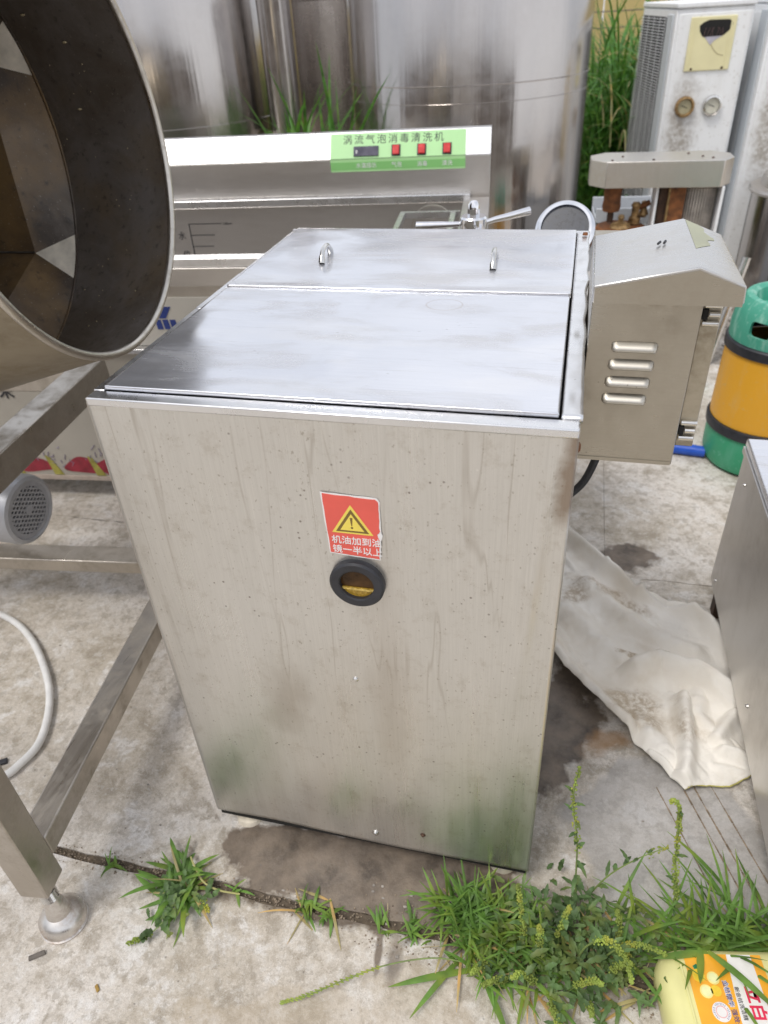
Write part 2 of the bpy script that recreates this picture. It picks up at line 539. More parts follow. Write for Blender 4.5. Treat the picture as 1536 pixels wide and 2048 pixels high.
M_rust = plain('rust', (.20, .075, .025), .8, var=.6, vs=35, bump=.5)
M_rustdk = plain('dark_rust', (.07, .035, .02), .7, var=.6, vs=30, bump=.4)
M_brass = plain('tarnished_brass', (.34, .22, .10), .45, .6, var=.6, vs=60)

def painted(name, col, grime, gr=.4, sc_=4):
    s = NT(name)
    a = s.noise(sc_, (3, 3, .8), detail=7, rough=.65)
    f = s.noise(70, detail=4)
    c = s.mix(s.math('MULTIPLY', s.ramp(a, .5, .75), gr), col, grime)
    c = s.mix(s.ramp(f, .60, .70, 0, .40), c, grime)
    s.set('Base Color', c)
    s.set('Roughness', s.ramp(a, .3, .7, .35, .55))
    return s
M_hp = painted('white_paint', (.86, .87, .88), (.45, .42, .36), .3).m
M_hpside = painted('pale_blue_grey_paint', (.60, .64, .68), (.4, .4, .38), .3).m
sp_ = painted('stained_white_paint', (.88, .89, .89), (.45, .42, .36), .2)
_g = sp_.math('MULTIPLY', sp_.mask(.085, 0, .06, .20, 0, .5, 10, z=.70, soft=.5), sp_.ramp(sp_.noise(60, detail=5), .3, .6, .25, .75))
_b = sp_.b.inputs['Base Color'].links[0].from_socket
sp_.set('Base Color', sp_.mix(_g, _b, (.22, .17, .11)))
M_hpfront = sp_.m
M_cream = plain('cream_plastic', (.80, .74, .44), .4, var=.05, vs=12)
M_shadedpanel = plain('shaded_print_panel', (.44, .41, .36), .55, var=.06, vs=6)  # white panel; its shade is mixed into the colour as dim grey-beige
M_tomato = plain('tomato_print', (.30, .025, .045), .5, var=.35, vs=30)
M_leafp = plain('olive_print', (.36, .33, .07), .5, var=.3, vs=30)
M_navy = plain('navy_print', (.03, .06, .28), .5, var=.1)
M_ink = plain('black_print', (.03, .03, .035), .5)
M_lav = plain('lavender_print', (.27, .23, .33), .6, var=.3, vs=50)
M_lgreen = plain('pale_green_label', (.42, .72, .33), .4, var=.04, vs=12)
M_mgreen = plain('mid_green_label', (.24, .55, .18), .4, var=.04, vs=12)
M_switch = plain('red_switch', (.62, .03, .03), .25, var=.15)
M_display = plain('display_black', (.05, .045, .08), .2, var=.2)
M_kegg = painted('green_plastic', (.035, .33, .17), (.20, .50, .38), .35, 8).m
M_kegt = painted('faded_green_plastic', (.07, .36, .25), (.40, .66, .55), .9, 9).m
M_kegy = painted('orange_plastic', (.80, .40, .03), (.66, .44, .17), .7, 7).m
M_blue = plain('blue_plastic', (.02, .10, .55), .35, var=.12)
M_hose = plain('white_hose', (.74, .73, .71), .4, var=.08)
M_soap = plain('pale_yellow_plastic', (.76, .72, .33), .35, var=.07, vs=15)
M_soaplab = plain('orange_label', (.90, .40, .03), .4, var=.2, vs=14)
M_soapwh = plain('white_label', (.82, .80, .78), .4, var=.04)
M_lemon = plain('lemon_print', (.88, .78, .28), .4, var=.12, vs=60)
M_lemony = plain('lemon_peel_print', (.90, .62, .05), .4, var=.12, vs=60)
M_magenta = plain('red_letters', (.72, .03, .09), .4)
M_wall = painted('yellow_wall_paint', (.60, .47, .20), (.36, .28, .14), .5, 2).m
M_twig = plain('grey_wood', (.17, .15, .13), .9, var=.4)
M_stone = plain('pebble', (.30, .27, .24), .9, var=.4, vs=90)

def leafmat(name, col, tr=.35, var=.45):
    s = NT(name)
    nn = s.noise(23, detail=3)
    n2 = s.noise(16, detail=3)
    c = s.mix(s.ramp(nn, .3, .7), tuple(x * (1 - var) for x in col), tuple(x * (1 + var) for x in col))
    c = s.mix(s.ramp(n2, .48, .66, 0, .6), c, (col[0] * 2.2, col[1] * 1.35, col[2] * .9))
    s.set('Base Color', c)
    s.set('Roughness', .5)
    tl = s.n('ShaderNodeBsdfTranslucent')
    s.l(c, tl.inputs[0])
    ms = s.n('ShaderNodeMixShader')
    ms.inputs[0].default_value = tr
    out = s.t.nodes['Material Output']
    s.l(s.b.outputs[0], ms.inputs[1]); s.l(tl.outputs[0], ms.inputs[2]); s.l(ms.outputs[0], out.inputs[0])
    return s.m
M_grass = leafmat('grass_blade', (.15, .29, .055))
M_grassd = leafmat('tall_grass_blade', (.085, .23, .035), var=.6)
M_weed = leafmat('weed_leaf', (.13, .22, .075), var=.55)
M_seed = leafmat('seed_head', (.36, .46, .09))
M_stem = plain('weed_stem', (.20, .27, .08), .6, var=.3)
M_drystraw = plain('dry_straw', (.45, .37, .22), .8, var=.3)

def clothmat():
    s = NT('dirty_white_cloth')
    a = s.noise(6, detail=8, rough=.65, dist=.5)
    b = s.noise(90, (1, 1, 1), detail=4, rough=.7)
    g = s.noise(14, (1, 1, 1), detail=6)
    c = s.mix(s.ramp(a, .5, .7, 0, .45), (.93, .89, .82), (.66, .57, .44))
    m = s.mask(.775, .415, .085, .045, -.35, .9, 16, soft=.35)
    m = s.math('MAXIMUM', m, s.mask(.70, .78, .10, .02, -.5, .9, 18, soft=.4))
    m = s.math('MAXIMUM', m, s.mask(.80, .565, .06, .012, -.1, .8, 24))
    m = s.math('MAXIMUM', m, s.mask(.625, .76, .03, .04, -.1, .9, 24, soft=.4))
    c = s.mix(s.math('MULTIPLY', m, s.ramp(b, .38, .58, .10, .7)), c, (.36, .26, .15))
    c = s.mix(s.math('MULTIPLY', s.ramp(s.noise(3.2, detail=4, loc=(7, 0, 0)), .50, .62), .35), c, (.62, .52, .38))
    s.set('Base Color', c)
    s.set('Roughness', .95)
    s.set('Specular IOR Level', .15)
    wv = s.noise(420, detail=2)
    s.bump(s.math('ADD', s.math('ADD', b, g), wv), .5, .002)
    return s.m
M_cloth = clothmat()
M_stitch = plain('yellow_stitching', (.55, .50, .16), .8, var=.2)

# ------------------------------------------------------------------ ground
g = MB().box(-40, 40, -30, 40, -.30, -.022).build('ground', M_soil, smooth=False)
g['kind'] = 'structure'
pv = bpy.data.objects.new('concrete_paving', None); C.objects.link(pv); pv['kind'] = 'structure'
random.seed(4)
def slab(x0, x1, y0, y1):
    """slab with slightly ragged edges"""
    pts = []
    def side(ax, ay, bx, by):
        n = max(2, int(max(abs(bx - ax), abs(by - ay)) / .03)) if max(abs(ax), abs(bx)) < 4 and max(abs(ay), abs(by)) < 5 else 2
        for i in range(n):
            t = i / n
            j = (.003 if abs(by - ay) < .01 else .0002) if n > 2 and i else 0
            pts.append((ax + (bx - ax) * t + random.uniform(-j, j), ay + (by - ay) * t + random.uniform(-j, j)))
    side(x0, y0, x1, y0); side(x1, y0, x1, y1); side(x1, y1, x0, y1); side(x0, y1, x0, y0)
    return MB().prism(pts, -.10, 0).build('concrete_slab', M_conc, pv, smooth=False)
slab(-3.3, .7075, .8706, 4.9)
slab(.7085, 3.8, .8706, 4.9)
slab(-3.3, 3.8, -.104, .870)
slab(-3.3, 3.8, -4.0, -.121)
slab(-20, -3.312, -4, 4.9); slab(3.812, 20, -4, 4.9)
slab(-20, 20, -14, -4.012)
jf = MB().grid(lambda u, v: Vector((-3.2 + 6.9 * u, -.123 + .021 * v, -.0035 + .003 * fbm(u * 300, v * 9, 1) - .004 * (abs(v - .5) < .3))), 900, 6).build('joint_dirt', M_soil, pv)
# grit filling the joints
bm = MB()
random.seed(8)
for i in range(2600):
    x = random.uniform(-.75, 1.3); y = -.113 + random.gauss(0, .009 if x < .3 else .02)
    if x > .3: y += random.uniform(-.03, .03)
    r_ = random.uniform(.0006, .0022)
    bm.ball((x, y, .0005 if abs(y + .113) > .012 else -.004 + random.uniform(0, .004)), r_, 1, (1, random.uniform(.6, 1.2), .7))
bm.build('joint_grit', M_grit, kind='stuff', label='brown grit and crumbs lying along the concrete joint')
# scraped grooves beside the cloth
gr = MB()
for k, (a, b) in enumerate((((.80, .245), (.885, .045)), ((.845, .262), (.93, .055)), ((.868, .262), (.958, .04)), ((.90, .27), (.985, .06)))):
    n = 14
    for i in range(n):
        t0, t1 = i / n, (i + .93) / n
        p = Vector((a[0] + (b[0] - a[0]) * t0, a[1] + (b[1] - a[1]) * t0, 0)); q = Vector((a[0] + (b[0] - a[0]) * t1, a[1] + (b[1] - a[1]) * t1, 0))
        gr.tube([p, q], random.uniform(.0007, .0022), 6)
gr.build('scraped_crust', plain('brown_crust', (.26, .20, .14), .95, var=.5, vs=80), kind='stuff', label='brown crusted drag lines on the concrete below the cloth')

# ------------------------------------------------------------------ yellow wall far behind
yw = thing('yellow_wall', 'weathered yellow wall far behind the tall grass', 'wall', (0, 6.2, 0))
for i in range(60):
    x = -9 + i * .3
    MB().box(x + .004, x + .296, 0, .12, -.02, 1.55).build('wall_panel', M_wall, yw, bevel=.004)
wr = MB()
for z in (.55, .8, 1.02, 1.12, 1.25, 1.4, 1.8):
    wr.tube([(-9, -.25, z), (9, -.25, z)], .004, 5)
wr.build('fence_wire', M_twig, yw)

# added, unseen wall behind the camera, made up to band the steel reflections
fs = bpy.data.objects.new('added_reflection_wall', None); C.objects.link(fs); fs['kind'] = 'structure'
M_reflbay = plain('bay_reflection_brown', (.20, .165, .14), .9, var=.3, vs=3)
for i, (x0, x1, h) in enumerate(((-16, -9.5, 3.6), (-8.2, -4.4, 3.6), (-3.4, -2.4, 3.6), (4.2, 7.5, 3.6), (9, 15, 3.6))):
    MB().box(x0, x1, -9.4, -9.0, -.02, h).build('added_dark_bay', M_reflbay, fs)
MB().box(-16, 15, -9.45, -9.401, -.02, 3.5).build('added_pale_wall', plain('wall_reflection_pale', (.52, .48, .43), .9, var=.1, vs=2), fs)

# ------------------------------------------------------------------ main cabinet
W_, D_, H_ = .571, .747, .90
cab = thing('stainless_cabinet', 'large stainless machine cabinet in the centre with red warning label and two lids', 'cabinet')
MB().box(.003, W_ - .004, .004, D_ - .002, .036, .890).build('inner_shade_block', M_dark, cab)  # near-black filler, extended downward to deepen the shade under the cabinet
def frontf(u, v):
    x = u * W_; z = .052 + v * (H_ - .052)
    y = .0016 * fbm(x * 6, z * 5, 1) + .0006 * fbm(x * 17, z * 14, 5)
    # crease near the upper right edge
    d = (x - (.548 - .035 * (1 - v) * 1.3))
    y += -.006 * math.exp(-(d / .009) ** 2) * max(0, min(1, (v - .45) / .3)) * max(0, min(1, (.985 - v) / .05))
    e = min(u, 1 - u, v, 1 - v)
    y *= min(1, e / .03)
    if v < .02: z += -.006 * math.exp(-((u - .62) / .25) ** 2) + .003 * math.exp(-((u - .2) / .1) ** 2)
    return Vector((x, y, z))
MB().grid(frontf, 110, 130).build('front_panel', M_front, cab, solid=.0025, angle=60)
MB().box(-.0015, .0015, .001, D_, .055, H_ - .006).build('side_panel', M_dull, cab)
MB().box(W_ - .0035, W_ + .0005, .003, D_, .045, H_ - .004).build('side_panel', M_dull, cab)
MB().box(.001, W_ - .002, D_ - .001, D_ + .001, .055, H_ - .006).build('back_panel', M_dull, cab)
# top frame
MB().box(0, W_, -.0005, .021, H_ - .010, H_ + .0008).build('top_frame_front', M_trim, cab, bevel=.0018)
MB().box(-.002, .0125, .0215, .30, H_ - .012, H_ + .001).build('top_frame_side', M_trim, cab, bevel=.001)
MB().box(-.002, .0125, .301, .47, H_ - .012, H_ + .0018).build('top_frame_side', M_trim, cab, bevel=.001)
MB().box(-.002, .0125, .471, D_, H_ - .012, H_ + .001).build('top_frame_side', M_trim, cab, bevel=.001)
def rf(u, v):
    x = .5518 + u * .0212; y = .0215 + v * (D_ - .0215)
    z = H_ + .003 + .0022 * fbm(y * 22, 3) * (u > .4) + .001 * fbm(y * 60, 9)
    xo = .003 * fbm(y * 18, 7) * u
    return Vector((x + xo, y, z))
MB().grid(rf, 6, 80).build('top_frame_side', M_trim, cab, solid=.006)
MB().box(.0, W_, D_ - .010, D_ + .0015, H_ - .012, H_ + .0045).build('top_frame_back', M_trim, cab, bevel=.0015)
def lidf(x0, x1, y0, y1, z, amp, seed):
    def f(u, v):
        x = x0 + u * (x1 - x0); y = y0 + v * (y1 - y0)
        w = amp * (fbm(x * 5.5, y * 6, seed) + .45 * fbm(x * 12, y * 14, seed + 3))
        # shallow dents left of the middle
        w -= .0030 * math.exp(-(((x - .215) / .06) ** 2 + ((y - .075) / .035) ** 2)) if seed == 2 else 0
        w += .0018 * math.exp(-(((x - .27) / .02) ** 2 + ((y - .13) / .05) ** 2)) if seed == 2 else 0
        e = min(u, 1 - u, v, 1 - v)
        return Vector((x, y, z + w * min(1, e / .06)))
    return f
MB().grid(lidf(.0135, .5488, .0225, .386, .9065, .0019, 2), 120, 90).build('front_lid', M_lid, cab, solid=.006, bevel=.0012)
l2 = MB().grid(lidf(.0135, .5500, .388, .7355, .9095, .0017, 8), 120, 90).build('rear_lid', M_lid, cab, solid=.009, bevel=.0016)
for (ax, ay), (bx, by) in (((.136, .506), (.133, .568)), ((.426, .490), (.423, .556))):
    p = []
    for i in range(17):
        t = i / 16
        h = .019 * (1 - abs(2 * t - 1) ** 3.2)
        p.append((ax + (bx - ax) * t, ay + (by - ay) * t, .910 + h))
    MB().tube(p, [.0054 if i in (0, 1, 15, 16) else .0040 for i in range(17)], 12).build('lid_handle', M_chromedull, l2)
# sight glass
sg = bpy.data.objects.new('sight_glass', None); C.objects.link(sg); sg.parent = cab; sg.location = (.319, 0, .661)
Mf = axis_matrix((0, 0, 0), (0, -1, 0))
MB().lathe([(.0225, .0), (.0225, .0085), (.0245, .0100), (.0335, .0100), (.0362, .0075), (.0362, -.001), (.030, -.001)], 56, Mf, True).build('rubber_ring', M_black, sg)
MB().lathe([(0, .0022), (.0246, .0022)], 40, Mf).build('gauge_glass', M_oildk, sg)
pts = [(.0222 * math.cos(a), .0222 * math.sin(a)) for a in [R(200 + i * (140 / 20)) for i in range(21)]]
MB().prism(pts, -.0040, -.0024, 'y').build('oil', M_oil, sg)
MB().prism([(p_[0] * 1.02, -.0085 + .001 * math.sin(i * 2.2)) for i, p_ in enumerate([(-.0225 + .0045 * k, 0) for k in range(11)])] + [(.02, -.0115), (-.02, -.0115)], -.0046, -.0041, 'y').build('oil_scum', plain('oil_scum', (.62, .45, .12), .5, var=.4, vs=200), sg)
# warning label
wl = bpy.data.objects.new('warning_label', None); C.objects.link(wl); wl.parent = cab; wl.location = (0, -.0012, 0)
random.seed(3)
def ragged(pts, j):
    out = []
    for a, b in zip(pts, pts[1:] + pts[:1]):
        for i in range(8):
            t = i / 8
            out.append((a[0] + (b[0] - a[0]) * t + random.uniform(-j, j), a[1] + (b[1] - a[1]) * t + random.uniform(-j, j)))
    return out
outer = [(.2825, .7965), (.2860, .7050), (.3515, .7010), (.3530, .7300), (.3560, .7400), (.3545, .7440), (.3550, .7890), (.3520, .7945)]
red = [(.2845, .7945), (.2875, .7070), (.3500, .7030), (.3515, .7330), (.3490, .7400), (.3528, .7460), (.3535, .7880), (.3500, .7925)]
MB().prism(ragged(outer, .0004), -.0002, .0002, 'y').build('label_backing', M_white, wl)
MB().prism(ragged(red, .0006), -.0005, -.0002, 'y').build('label_face', M_red, wl)
def tri(cx, cz, r_):
    return [(cx + r_ * math.cos(R(a)) * 1.06, cz + r_ * math.sin(R(a))) for a in (90, 210, 330)]
MB().prism(tri(.3185, .7530, .0285), -.0007, -.0005, 'y').build('triangle_border', M_yel, wl)
MB().prism(tri(.3185, .7525, .0228), -.0009, -.0007, 'y').build('triangle_line', M_brown, wl)
MB().prism(tri(.3185, .7520, .0165), -.0011, -.0009, 'y').build('triangle_face', M_yel, wl)
MB().prism([(.3168, .7630), (.3202, .7630), (.3191, .7510), (.3179, .7510)], -.0013, -.0011, 'y').lathe([(0, 0), (.0016, 0)], 14, axis_matrix((.3185, -.0013, .7482), (0, -1, 0))).build('exclamation_mark', M_brown, wl)
text('机油加到油', .0128, M_white, wl, (.2905, -.0007, .7270), (PI / 2, 0, 0), space=1.0, bold=.0001)
text('镜一半以上', .0128, M_white, wl, (.2905, -.0007, .7125), (PI / 2, 0, 0), space=1.0, bold=.0001)
def screw(parent, loc, d, r_=.0045, mat=None):
    return MB().lathe([(0, .0035), (r_ * .6, .0033), (r_, .0015), (r_, 0), (r_ * 1.5, 0), (r_ * 1.5, -.001)], 16, axis_matrix(loc, d)).build('screw', mat or M_chromedull, parent)
screw(cab, (.301, -.0005, .474), (0, -1, 0)); screw(cab, (.306, -.0005, .078), (0, -1, 0))
screw(cab, (.391, -.0005, .101), (0, -1, 0), .0032, M_rustdk)
screw(cab, (W_ + .001, .045, .855), (1, 0, 0), .006, M_rust); screw(cab, (W_ + .001, .40, .893), (1, 0, 0), .004)
MB().lathe([(0, .004), (.004, .004), (.005, 0)], 12, axis_matrix((.5655, D_ - .03, .905), (0, 0, 1))).build('rusty_bolt', M_rust, cab)
for fx, fy in ((.045, .030), (W_ - .045, .040), (.045, D_ - .05), (W_ - .045, D_ - .05)):
    f = MB().lathe([(0, .03), (.012, .03), (.014, .012), (.024, .010), (.026, .002), (.026, 0), (0, 0)], 28).build('levelling_foot', M_drumtri, cab, loc=(fx, fy, 0))
    MB().box(-.022, .026, -.016, .016, .030, .060).build('foot_bracket', plain('yellowed_bracket', (.45, .33, .08), .5), f, bevel=.002)

# control box on the right side of the cabinet
cb = bpy.data.objects.new('control_box', None); C.objects.link(cb); cb.parent = cab
MB().box(W_ + .004, .700, .212, .475, .742, .975).build('box_body', M_box, cb, bevel=.0012)
MB().box(W_ + .006, .698, .2105, .2120, .742, .747).build('box_lip', M_box, cb)
MB().box(.7015, .7235, .224, .470, .765, .972).build('box_door', M_boxdoor, cb, bevel=.0012)
for z in (.945, .790):
    for dz, x1 in ((.011, .7225), (0, .7215), (-.011, .7215)):
        MB().tube([(.7035 if dz else .7095, .221, z + dz), (x1, .221, z + dz)], .0037, 12).build('hinge_knuckle', M_chromedull, cb)
    MB().box(.7022, .7085, .2195, .2239, z - .006, z + .006).build('hinge_slot', M_dark, cb)
for k in range(4):
    zt = .912 - k * .0233; xs = .6045 - k * .0012
    def lf(u, v, zt=zt, xs=xs):
        x = xs + u * .053
        e = min(1, min(u, 1 - u) / .11)
        e = math.sqrt(max(0, 1 - (1 - e) ** 2))
        o = math.sin(min(1, v * 1.25) * PI / 2) * .0085 * e
        z = zt - .001 - v * .0100 + (1 - e) * -.003 * (1 - v)
        return Vector((x, .2117 - o, z))
    lv = MB().grid(lf, 28, 8).build('louvre', M_louv, cb, solid=.0008)
    MB().box(xs + .004, xs + .049, .2112, .2117, zt - .0138, zt - .0102).build('louvre_slot', M_dark, cb)
# pitched hood
hy0, hy1 = .192, .405
prof = [(W_ + .003, .965), (W_ + .003, .985), (.6855, 1.0085), (.737, .988), (.7385, .968)]
hood = MB()
hood.prism(prof, hy0, hy1, 'y')
hb = hood.build('hood', M_hood, cb, bevel=.0015)
MB().prism([(W_ + .005, .9652), (W_ + .005, .9825), (.6852, 1.005), (.7355, .9858), (.7365, .9652)], hy0 - .0012, hy0, 'y').build('hood_gable', M_box, cb)
# pale green film on the right slope
def ff(u, v):
    a = Vector((.6875, 0, 1.0077)); b = Vector((.7365, 0, .9882))
    p = a.lerp(b, .01 + .62 * u * (1 - .9 * abs(v - .45)) * (1 + .15 * math.sin(v * 17)))
    return Vector((p.x, hy1 - .003 - v * .135 * (1 - .2 * u), p.z + .0004))
MB().grid(ff, 10, 12).build('peeling_film', plain('old_film', (.36, .365, .25), .45, var=.12, vs=20), cb)
MB().tube([(.648, .300, 1.0035), (.651, .306, 1.0045)], .0016, 6).tube([(.655, .300, 1.0045), (.657, .306, 1.0055)], .0016, 6).build('hood_rivets', M_ink, cb)
# cable out of the box floor
P_ = [(.612, .30, .745), (.610, .298, .70), (.600, .292, .655), (.585, .285, .625), (.560, .28, .60)]
def smooth_path(P, n=8):
    P = [Vector(p) for p in P]; out = []
    for i in range(len(P) - 1):
        p0 = P[max(i - 1, 0)]; p1 = P[i]; p2 = P[i + 1]; p3 = P[min(i + 2, len(P) - 1)]
        for k in range(n):
            t = k / n
            out.append(.5 * ((2 * p1) + (-p0 + p2) * t + (2 * p0 - 5 * p1 + 4 * p2 - p3) * t * t + (-p0 + 3 * p1 - 3 * p2 + p3) * t ** 3))
    out.append(P[-1])
    return out
MB().tube(smooth_path([(.617, .33, .745), (.613, .325, .690), (.598, .318, .640), (.575, .31, .612), (.5705, .305, .608)]), .0062, 12).build('power_cable', M_black, cab)

# ------------------------------------------------------------------ tilted drum machine on the left
ang = R(5.5)
cen = Vector((-.2606, .4676, 1.1200)); nrm = Vector((.99161, .09548, .08716)).normalized()
dm = thing('drum_mixer', 'large greasy stainless drum machine tilted open on a square tube frame', 'mixing machine', (-.30, .30, 0))
inv = Matrix.Translation(Vector((.30, -.30, 0)))
u_ = Vector((0, 0, 1)).cross(nrm).normalized(); v_ = nrm.cross(u_)
def dp(d, r_, a):
    return inv @ (cen - nrm * d + u_ * (r_ * math.cos(R(a))) + v_ * (r_ * math.sin(R(a))))
N = 96
def ringf(off):
    m = MB()
    fn = lambda u, v: dp(.25 * v, .350 + .048 * v + off, u * 360)
    return m.grid(fn, N, 8)
drum = bpy.data.objects.new('drum', None); C.objects.link(drum); drum.parent = dm
ringf(-.003).build('lip_cone_inside', M_drumin, drum, angle=60)
ringf(.003).build('lip_cone_outside', M_drumout, drum, angle=60)
m = MB()
rim = [dp(0, .350, a) for a in [i * 360 / 120 for i in range(121)]]
m.tube(rim, .0075, 10, cap=False).build('rolled_rim', M_drumedge, drum, angle=80)
m = MB(); m.tube([dp(.25, .3945, i * 3) for i in range(121)], .0028, 8, cap=False).build('weld_seam', M_barrel, drum, angle=80)
# hexagonal barrel behind the cone
V0 = -40.5
hw = 7.5
verts_a = [V0 + 60 * k for k in range(6)]
for sgn, mt, off in ((0, M_barrel, 0), (1, M_drumout, .006)):
    for k in range(6):
        a0 = verts_a[k] + hw; a1 = verts_a[k] + 60 - hw
        n = 14
        mm = MB()
        top = [mm.bm.verts.new(dp(.251, .396 + off, a0 + (a1 - a0) * i / n)) for i in range(n + 1)]
        pa, pb = dp(.325, .358 + off, verts_a[k]), dp(.325, .358 + off, verts_a[k] + 60)
        mid = [mm.bm.verts.new(pa.lerp(pb, i / n)) for i in range(n + 1)]
        qa, qb = dp(.72, .26 + off, verts_a[k]), dp(.72, .26 + off, verts_a[k] + 60)
        bot = [mm.bm.verts.new(qa.lerp(qb, i / n)) for i in range(n + 1)]
        for r1, r2 in ((top, mid), (mid, bot)):
            for i in range(n):
                mm.bm.faces.new((r1[i], r1[i + 1], r2[i + 1], r2[i]))
        mm.build('barrel_panel' if not sgn else 'barrel_shell', mt, drum, angle=12)
        mm = MB()
        t0 = mm.bm.verts.new(dp(.251, .396 + off, verts_a[k] - hw)); t1 = mm.bm.verts.new(dp(.251, .396 + off, verts_a[k] + hw)); t2 = mm.bm.verts.new(dp(.325, .358 + off, verts_a[k]))
        mm.bm.faces.new((t0, t1, t2))
        mm.build('corner_gusset', M_drumtri if not sgn else M_drumout, drum, smooth=False)
        mm = MB().tube([dp(.325, .355, verts_a[k]), dp(.72, .257, verts_a[k])], .0025, 6).build('barrel_weld', M_drumedge if False else M_drumin, drum)
for off, mt in ((0, M_barrel), (.012, M_drumout)):
    mm = MB()
    mm.bm.faces.new([mm.bm.verts.new(dp(.72 + off, .262, a)) for a in verts_a])
    mm.build('drum_back', mt, drum, smooth=False)
# food crumbs stuck inside
random.seed(12)
mm = MB()
for i in range(46):
    d = random.uniform(.02, .24); a = random.uniform(-75, 60)
    mm.ball(dp(d, .350 + .048 * d / .25 - .0045, a), random.choice((.0008, .001, .0014, .0012)) , 1)
for d, a in ((.26, -12), (.17, 2), (.20, 28), (.14, 20), (.30, 10)):
    mm.ball(dp(d, .35 + .048 * min(d, .25) / .25 - .006, a), .0036, 1, (1.4, 1, .7))
mm.build('stuck_crumbs', plain('crumbs', (.45, .37, .22), .8, var=.3), drum, kind='stuff')
# shaft and bearing
MB().tube([dp(.72, .001, 0), dp(.90, .001, 0)], .03, 24).build('drive_shaft', M_dull, dm)
# frame
fr = Matrix.Rotation(R(7.0), 4, 'Z')
def fpart(name, x0, x1, y0, y1, z0, z1, mat=None, bev=.003):
    """box in the frame's own axes; origin at the front right leg"""
    M = inv @ Matrix.Translation(Vector((-.182, -.236, 0))) @ fr
    m = MB().box(x0, x1, y0, y1, z0, z1, M)
    return m.build(name, mat or M_frame, dm, bevel=bev)
fpart('leg', -.050, 0, 0, .050, .105, .660)
fpart('lower_rail', -.050, -.002, .051, .90, .150, .198)
fpart('lower_crossbar', -1.20, -.051, .772, .832, .135, .172)
fpart('leg', -.050, 0, .901, .951, .105, .500)
fpart('leg', -1.25, -1.201, 0, .050, .105, .660)
fpart('leg', -1.25, -1.201, .901, .951, .105, .660)
fpart('lower_rail', -1.248, -1.202, .051, .90, .150, .198)
fpart('front_crossbar', -1.20, -.051, .001, .049, .600, .655)
M = inv @ Matrix.Translation(Vector((-.449, 0, 0))) @ Matrix.Rotation(R(6.2), 4, 'Z')
MB().box(-.062, 0, -.40, .765, .532, .600, M).build('upper_rail', M_frame, dm, bevel=.003)
MB().box(-.82, -.76, -.40, .765, .532, .600, M).build('upper_rail', M_frame, dm, bevel=.003)
MB().box(-.76, -.062, .705, .765, .534, .598, M).build('rear_crossbar', M_frame, dm, bevel=.003)
# bearing stand carrying the shaft
MB().box(-.74, -.66, .12, .30, .6, 1.0, M).build('bearing_stand', M_frame, dm, bevel=.003)
# round foot
for px, py in ((-.198, -.222),):
    f = MB().lathe([(0, .104), (.010, .104), (.010, .078), (.013, .072), (.017, .055), (.021, .036), (.031, .029), (.038, .020), (.039, .008), (.037, .005), (.040, .003), (.040, 0), (0, 0)], 40,
                   inv @ Matrix.Translation(Vector((px, py, 0)))).build('levelling_foot', steel('foot_steel', (.75, .73, .70), .28, (1, 1, 1), .9, (.26, .14, .06), (1, 1, 1), 16, .9), dm)
    mm = MB()
    for k in range(4):
        mm.lathe([(.0125, 0), (.0142, .003), (.0125, .006)], 20, inv @ Matrix.Translation(Vector((px, py, .078 + k * .006))))
    mm.build('foot_thread', M_chromedull, f)
# motor
mo = bpy.data.objects.new('motor', None); C.objects.link(mo); mo.parent = dm
Mm = inv @ axis_matrix((-.668, .500, .312), (1, -.02, -.03))
M_motor = plain('silver_motor_paint', (.46, .47, .50), .38, .35, .08)
MB().lathe([(0, -.34), (.075, -.34), (.082, -.30), (.082, -.10), (.086, -.095), (.086, -.012), (.082, .0), (.074, .004), (.070, .001), (.070, -.010), (0, -.010)], 64, Mm).build('motor_shell', M_motor, mo)
MB().lathe([(0, -.009), (.0695, -.009)], 48, Mm).build('fan_opening', M_dark, mo)
mm = MB()
for sgn in (1, -1):
    for k in range(-6, 7):
        off = k * .0105
        L_ = math.sqrt(max(0, .069 ** 2 - off ** 2))
        if L_ < .01: continue
        M2 = Mm @ Matrix.Rotation(R(57 * sgn), 4, 'Z')
        mm.box(-L_, L_, off - .0022, off + .0022, -.004 + .0003 * sgn, -.001 + .0003 * sgn, M2)
mm.lathe([(0, 0.0), (.013, 0.0), (.013, -.004)], 6, Mm)
mm.lathe([(.059, 0), (.0705, 0), (.0705, -.005), (.059, -.005)], 48, Mm, True)
mm.build('fan_grille', M_motor, mo, smooth=False)

# white hose
hp_ = smooth_path([(-1.05, .47, .012), (-.813, .424, .012), (-.687, .365, .014), (-.570, .265, .014), (-.505, .183, .012), (-.466, .094, .012), (-.472, .035, .012), (-.495, -.008, .012), (-.60, -.10, .012), (-.80, -.2, .012)])
tag(MB().tube(hp_, .0085, 14).build('white_hose', M_hose), 'white rubber hose curling over the concrete under the drum frame', 'hose')

# ------------------------------------------------------------------ washer behind
RW = R(5.9)
ws = thing('bubble_washer', 'long stainless washing machine with green control label behind the cabinet', 'washing machine', (0, 0, 0), RW)
